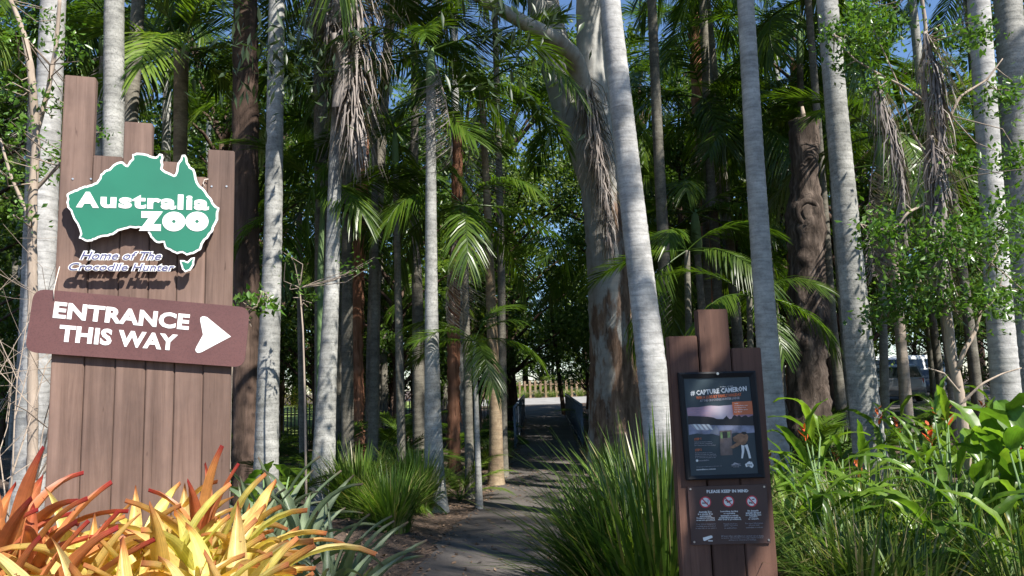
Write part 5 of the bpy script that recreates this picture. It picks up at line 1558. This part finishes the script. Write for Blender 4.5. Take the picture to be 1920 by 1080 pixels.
for k, (x, y, s) in enumerate([(-7.5, 19, 0.7), (8.3, 18.5, 0.75), (-3.4, 22, 0.62), (5.2, 22, 0.66), (13, 17, 0.7), (-13, 17, 0.7)]):
    btree(2, x, y, s, 'dark leafy tree growing between the grove palms', 'leafy trees between the grove palms')
for k, (kk, x, y, s_) in enumerate([(1, 4.9, 28, 0.78), (1, -1.9, 30, 0.75), (0, 6.4, 21.5, 0.72), (0, 9.6, 23, 0.75), (0, -6.2, 23.5, 0.7), (0, 18.0, 24, 0.8), (0, -11.5, 21, 0.75), (0, 3.9, 24.5, 0.62), (0, -0.4, 27.5, 0.85), (1, 4.4, 33, 0.9), (1, -0.2, 37, 0.92), (2, -9.5, 30, 0.95), (2, 8.5, 31, 0.95), (1, 11.5, 34, 0.85), (2, -15, 32, 1.0)]):
    btree(kk, x, y, s_, 'light green leafy tree rising among the grove palms', 'light green leafy trees among the grove palms')
btree(3, 23.4, 33.2, 1.1, 'low bushy tree shading the silver four wheel drive', 'trees beside the car park')
# shade trees right of and behind the viewer whose dapple falls on the signs and the front trunks
for x, y, s_ in ((4.9, -0.5, 1.0), (8.0, -5.5, 1.3)):
    btree(4, x, y, s_, 'shade tree beside the viewer dappling the signs and front trunks', 'shade trees beside the viewer')
for k, (x, y) in enumerate(((11.6, 8.6), (9.8, 10.4), (14.0, 12.5), (6.4, 0.7))):  # all out of view; the last one is added to shade the near path
    t = thing('palm_tree', 'tall unseen palm outside the right edge of the bed', 'palm tree', (x, y, gzf(x, y)), k * 1.3, 'palms beyond the right hand bed')
    me, top, h = STM[3 + k % 2]
    obj('trunk', me, t); obj('crownshaft', SHAFT, t, top)
    crown(t, (top[0], top[1], top[2] + 0.82), 12, 1.1, 800 + k, FR)

# sunlit palms beyond the bridge
for k, (px, Y) in enumerate([(985, 52), (1012, 58), (1035, 54), (1060, 60), (965, 60), (1085, 50)]):
    d = ray(px, 720); x = d.x / d.y * Y
    fern(x * (Y + 16) / Y, Y + 16, 1.25, 'yellow green clumping palm in the sun beyond the timber fence', 'clumping palms beyond the timber fence', 700 + k, FRB, 12)
P, W = stem_path([(1032, 560, 7), (1040, 640, 7), (1052, 735, 8)], 36.0)
t, _b = trunk_tree('leaning_palm', 'thin dark leaning palm stem at the far end of the footbridge', 'palm tree', [('trunk', P, W, 'dark_bark', 0.03, 8)])
crown(t, P[-1] - _b, 9, 1.0, 77, FR)

# golden hedge beyond the lawn
g2 = np.random.default_rng(61)
for k in range(4):
    x0 = -15.5 + k * 2.3
    h_ = thing('golden_hedge', 'golden yellow shrub in full sun behind the lawn', 'shrub', (x0, 47, gzf(x0, 47)), group='golden shrubs behind the lawn')
    cc = [(g2.uniform(-1.1, 1.1), g2.uniform(-0.5, 0.5), g2.uniform(0.2, 1.7)) for _ in range(20)]
    stuff(obj('foliage', leaves_at(clumps(cc, [0.45] * 20, 60, g2), 0.14, g2, 0.4, 0.2, 'golden_leaf'), h_))
    obj('stem', mesh('stem', *_vf(tube([(0, 0, -0.05), (0, 0, 0.6), (0.1, 0, 1.3)], [0.05, 0.04, 0.02], 6)), 'twig'), h_)

# ------------------------------------------------------------------ footbridge railings, fences
def railing(a, b_, label, h=1.08):
    a = Vector(a); b_ = Vector(b_); d = b_ - a; L = math.hypot(d.x, d.y); yaw = math.atan2(d.y, d.x)
    t = thing('bridge_railing', label, 'railing', a, yaw, 'footbridge railings')
    sl = d.z / L
    def hb(nm, x0, x1, y, z, hh):
        V, Fq = box(x0, x1, -y, y, 0, hh); V[:, 2] += z + V[:, 0] * sl
        obj(nm, mesh(nm, V, Fq, 'rail_steel'), t)
    hb('top_rail', 0, L, 0.035, h - 0.05, 0.05)
    hb('bottom_rail', 0, L, 0.025, 0.09, 0.04)
    npst = 7
    for k in range(npst):
        x = k * L / (npst - 1)
        V, Fq = box(-0.03 + x, 0.03 + x, -0.032, 0.032, -0.1, h - 0.052); V[:, 2] += x * sl
        obj('post', mesh('post', V, Fq, 'rail_steel'), t)
    acc = Acc()
    for k in range(int(L / 0.11)):
        x = 0.06 + k * 0.11
        V, Fq = box(x - 0.01, x + 0.01, -0.012, 0.012, 0.12, h - 0.045); V[:, 2] += x * sl
        acc.add(V, Fq)
    stuff(obj('bars', acc.build('bars', 'rail_steel'), t))
l0, r0 = map(float, path_lr(19.6)); l1, r1 = map(float, path_lr(34.0))
railing((r0 + 0.06, 19.6, 0), (r1 + 0.06, 34, gzf(r1, 34)), 'dark grey steel railing on the gum tree side of the footbridge')
railing((l0 - 0.06, 19.6, 0), (l1 - 0.06, 34, gzf(l1, 34)), 'dark grey steel railing on the palm side of the footbridge')
# dark gate panel beside the bridge
gt = thing('gate_panel', 'dark brown slatted gate panel beside the footbridge', 'gate', (l0 - 0.75, 20.6, 0))
for k in range(5):
    obj('slat', bevel_box('slat', (k * 0.09, k * 0.09 + 0.085, 0, 0.03, -0.05, 1.22), 'gate_brown', 0.004), gt)
obj('rail', bevel_box('rail', (0, 0.445, 0.032, 0.07, 0.9, 1.0), 'gate_brown', 0.004), gt)
# black picket fence
fy = 22.0
pf = thing('picket_fence', 'black metal picket fence along the lawn behind the palms', 'fence', (-8.6, fy, 0))
pk = mesh('picket', [(-0.016, -0.016, 0), (0.016, -0.016, 0), (0.016, 0.016, 0), (-0.016, 0.016, 0), (-0.016, -0.016, 1.18), (0.016, -0.016, 1.18), (0.016, 0.016, 1.18), (-0.016, 0.016, 1.18), (0, 0, 1.25)],
          [(0, 3, 2, 1), (0, 1, 5, 4), (1, 2, 6, 5), (2, 3, 7, 6), (3, 0, 4, 7), (4, 5, 8), (5, 6, 8), (6, 7, 8), (7, 4, 8)], 'fence_black')
for k in range(76):
    x = k * 0.108
    obj('picket', pk, pf, (x, 0, gzf(-8.6 + x, fy) - 0.03))
for zz in (0.25, 0.98):
    obj('rail', bevel_box('rail', (0, 76 * 0.108, 0.018, 0.05, zz, zz + 0.035), 'fence_black', 0.004), pf)
# timber post fence across the road
tf = thing('timber_fence', 'pale timber post fence across the road beyond the footbridge', 'fence', (-3.0, 61, gzf(0, 61)))
fpost = bevel_box('post', (-0.09, 0.09, -0.05, 0.05, -0.1, 1.35), 'timber_fence', 0.01)
for k in range(30):
    obj('post', fpost, tf, (k * 0.42, 0, random.uniform(-0.05, 0.05)))
for zz in (0.35, 1.0):
    obj('rail', bevel_box('rail', (-0.1, 12.4, 0.052, 0.1, zz, zz + 0.1), 'timber_fence', 0.01), tf)
for k in range(9):
    tuft(-1.5 + k * 1.1, 59.5, 1.0, GM[k % 3], 'tuft of grass at the foot of the timber fence', 'grass along the timber fence')

# pink and white banner glimpsed between the trunks
bp_ = at(690, 715, 40)
bn = thing('banner', 'small pink and white banner glimpsed between the palm trunks', 'banner', (bp_.x, bp_.y, gzf(bp_.x, bp_.y)))
zb = bp_.z - gzf(bp_.x, bp_.y)
obj('cloth', bevel_box('cloth', (-0.6, 0.6, -0.01, 0.01, zb - 0.7, zb + 0.35), 'banner_white', 0.003), bn)
for k in range(4):
    obj('stripe', bevel_box('stripe', (-0.6 + 0.3 * k, -0.45 + 0.3 * k, -0.018, -0.012, zb - 0.1 + 0.1 * (k % 2), zb + 0.3), 'banner_pink', 0.002), bn)
for s_ in (-0.62, 0.62):
    obj('pole', mesh('pole', *_vf(tube([(s_, 0, -0.1), (s_, 0, zb + 0.45)], 0.03, 8)), 'rail_steel'), bn)

# ------------------------------------------------------------------ parked cars
def car(label, x, y, rz, paint, prof, L, W, roof_z, belt, wheel_r=0.34, rear=True, glass=None):
    t = thing('parked_car', label, 'car', (x, y, gzf(x, y) + 0.015), rz, 'cars parked in the car park')
    # body: side profile (x forward) lofted across the width with tumblehome above the belt line
    n = len(prof); V = []
    for s_, sh in ((-1, 1.0), (-0.86, 1.0), (0.86, 1.0), (1, 1.0)):
        for (qx, qz) in prof:
            inw = 1.0 - 0.20 * max(0, qz - belt) / max(0.01, roof_z - belt)
            e = 0.985 if abs(s_) == 1 else 1.0
            V.append((qx * e, s_ * W / 2 * inw, (qz - 0.3) * e + 0.3))
    Fc = []
    for k in range(3):
        for j in range(n):
            a, b_ = j, (j + 1) % n
            Fc.append((k * n + a, k * n + b_, (k + 1) * n + b_, (k + 1) * n + a))
    Fc.append(tuple(range(n))); Fc.append(tuple(3 * n + j for j in range(n - 1, -1, -1)))
    bm = bmesh.new(); me0 = mesh('body', V, Fc, paint); bm.from_mesh(me0)
    bmesh.ops.recalc_face_normals(bm, faces=bm.faces)
    bmesh.ops.bevel(bm, geom=[e for e in bm.edges if e.calc_length() > 0.25], offset=0.035, segments=2, affect='EDGES')
    bm.to_mesh(me0); bm.free()
    obj('body', me0, t)
    def wy(z): return W / 2 * (1 - 0.20 * max(0, z - belt) / max(0.01, roof_z - belt))
    for nm, pts in glass['ends']:                 # windscreen and rear window: (x,z) bottom and top
        (x0, z0), (x1, z1) = pts; sg = glass[nm]
        V = [(x0 + sg, -wy(z0) * 0.84, z0), (x0 + sg, wy(z0) * 0.84, z0), (x1 + sg, wy(z1) * 0.80, z1), (x1 + sg, -wy(z1) * 0.80, z1)]
        obj(nm, mesh(nm, V + [(p[0] - sg * 0.9, p[1], p[2]) for p in V], [(0, 1, 2, 3), (7, 6, 5, 4), (0, 4, 5, 1), (1, 5, 6, 2), (2, 6, 7, 3), (3, 7, 4, 0)], 'car_glass'), t)
    for s_ in (-1, 1):
        for pts in glass['sides']:
            V = [(qx, s_ * (wy(qz) + 0.006), qz) for qx, qz in pts] + [(qx, s_ * (wy(qz) - 0.02), qz) for qx, qz in pts]
            k = len(pts)
            obj('side_window', mesh('side_window', V, [tuple(range(k)), tuple(range(2 * k - 1, k - 1, -1))] + [(j, k + j, k + (j + 1) % k, (j + 1) % k) for j in range(k)], 'car_glass'), t)
    for wx in (-L * 0.30, L * 0.31):
        for s_ in (-1, 1):
            wv, wf, _ = tube([(wx, s_ * (W / 2 - 0.20), wheel_r), (wx, s_ * (W / 2 + 0.012), wheel_r)], wheel_r, 18)
            wo = obj('wheel', mesh('wheel', wv, wf, 'tyre'), t)
            rv, rf, _ = tube([(wx, s_ * (W / 2 - 0.02), wheel_r), (wx, s_ * (W / 2 + 0.022), wheel_r)], wheel_r * 0.62, 14)
            obj('rim', mesh('rim', rv, rf, 'car_silver'), wo)
    for s_ in (-1, 1):
        obj('tail_light', bevel_box('tail_light', (-L / 2 - 0.02, -L / 2 + 0.12, s_ * W * 0.40 - 0.12, s_ * W * 0.40 + 0.12, belt - 0.32, belt - 0.02), 'lamp_red', 0.01), t)
        obj('headlight', bevel_box('headlight', (L / 2 - 0.14, L / 2 + 0.015, s_ * W * 0.37 - 0.17, s_ * W * 0.37 + 0.17, belt - 0.34, belt - 0.18), 'lamp_clear', 0.01), t)
    obj('rear_bumper', bevel_box('rear_bumper', (-L / 2 - 0.06, -L / 2 + 0.10, -W * 0.47, W * 0.47, 0.36, 0.58), 'car_dark', 0.02), t)
    obj('number_plate', bevel_box('number_plate', (-L / 2 - 0.035, -L / 2 + 0.02, -0.19, 0.19, 0.70, 0.82), 'car_white', 0.004), t)
    return t
suv = [(-2.3, 0.32), (-2.34, 0.7), (-2.32, 1.12), (-2.12, 1.72), (-1.6, 1.80), (0.2, 1.80), (0.55, 1.70), (1.15, 1.16), (2.1, 1.02), (2.3, 0.80), (2.3, 0.34), (1.9, 0.28), (-1.9, 0.28)]
sg_ = {'ends': [('rear_window', ((-2.30, 1.18), (-2.15, 1.66))), ('windscreen', ((1.12, 1.20), (0.58, 1.66)))], 'rear_window': -0.02, 'windscreen': 0.03,
       'sides': [[(-2.0, 1.20), (-1.1, 1.20), (-1.1, 1.66), (-1.9, 1.66)], [(-1.0, 1.20), (-0.15, 1.20), (-0.15, 1.66), (-1.0, 1.66)], [(-0.05, 1.20), (0.95, 1.20), (0.5, 1.64), (-0.05, 1.66)]]}
hat = [(-2.05, 0.32), (-2.1, 0.7), (-2.05, 0.98), (-1.75, 1.40), (-1.2, 1.48), (0.1, 1.48), (0.4, 1.42), (1.05, 0.98), (1.9, 0.86), (2.1, 0.66), (2.1, 0.34), (1.7, 0.26), (-1.7, 0.26)]
hg_ = {'ends': [('rear_window', ((-2.02, 1.03), (-1.78, 1.36))), ('windscreen', ((1.02, 1.02), (0.45, 1.38)))], 'rear_window': -0.03, 'windscreen': 0.03,
       'sides': [[(-1.75, 1.03), (-0.9, 1.03), (-0.9, 1.38), (-1.55, 1.38)], [(-0.8, 1.03), (0.85, 1.03), (0.38, 1.36), (-0.8, 1.38)]]}
van = [(-2.6, 0.34), (-2.64, 0.8), (-2.62, 1.5), (-2.5, 2.15), (-2.2, 2.25), (0.9, 2.25), (1.3, 2.10), (1.85, 1.35), (2.5, 1.10), (2.62, 0.8), (2.62, 0.36), (2.1, 0.30), (-2.1, 0.30)]
vg_ = {'ends': [('rear_window', ((-2.60, 1.45), (-2.52, 2.0))), ('windscreen', ((1.80, 1.45), (1.34, 2.04)))], 'rear_window': -0.02, 'windscreen': 0.03,
       'sides': [[(0.1, 1.40), (1.65, 1.40), (1.25, 2.0), (0.1, 2.0)], [(-2.2, 1.45), (-0.1, 1.45), (-0.1, 2.0), (-2.2, 2.0)]]}
def cx(px, Y):
    d = ray(px, 700); return d.x / d.y * Y
car('silver four wheel drive seen from behind beyond the ringed small palm', cx(1668, 38), 38.0, R(78), 'car_silver', suv, 4.6, 1.9, 1.8, 1.14, 0.38, glass=sg_)
car('dark small car parked next to the silver four wheel drive', cx(1722, 41), 41.0, R(250), 'car_dark', hat, 4.2, 1.76, 1.48, 1.0, 0.31, glass=hg_)
car('white van parked behind the dark small car', cx(1712, 48), 48.0, R(200), 'car_white', van, 5.2, 1.95, 2.25, 1.4, 0.34, glass=vg_)
car('white van parked behind the silver four wheel drive', cx(1650, 51), 51.0, R(185), 'car_white', van, 5.2, 1.95, 2.25, 1.4, 0.34, glass=vg_)
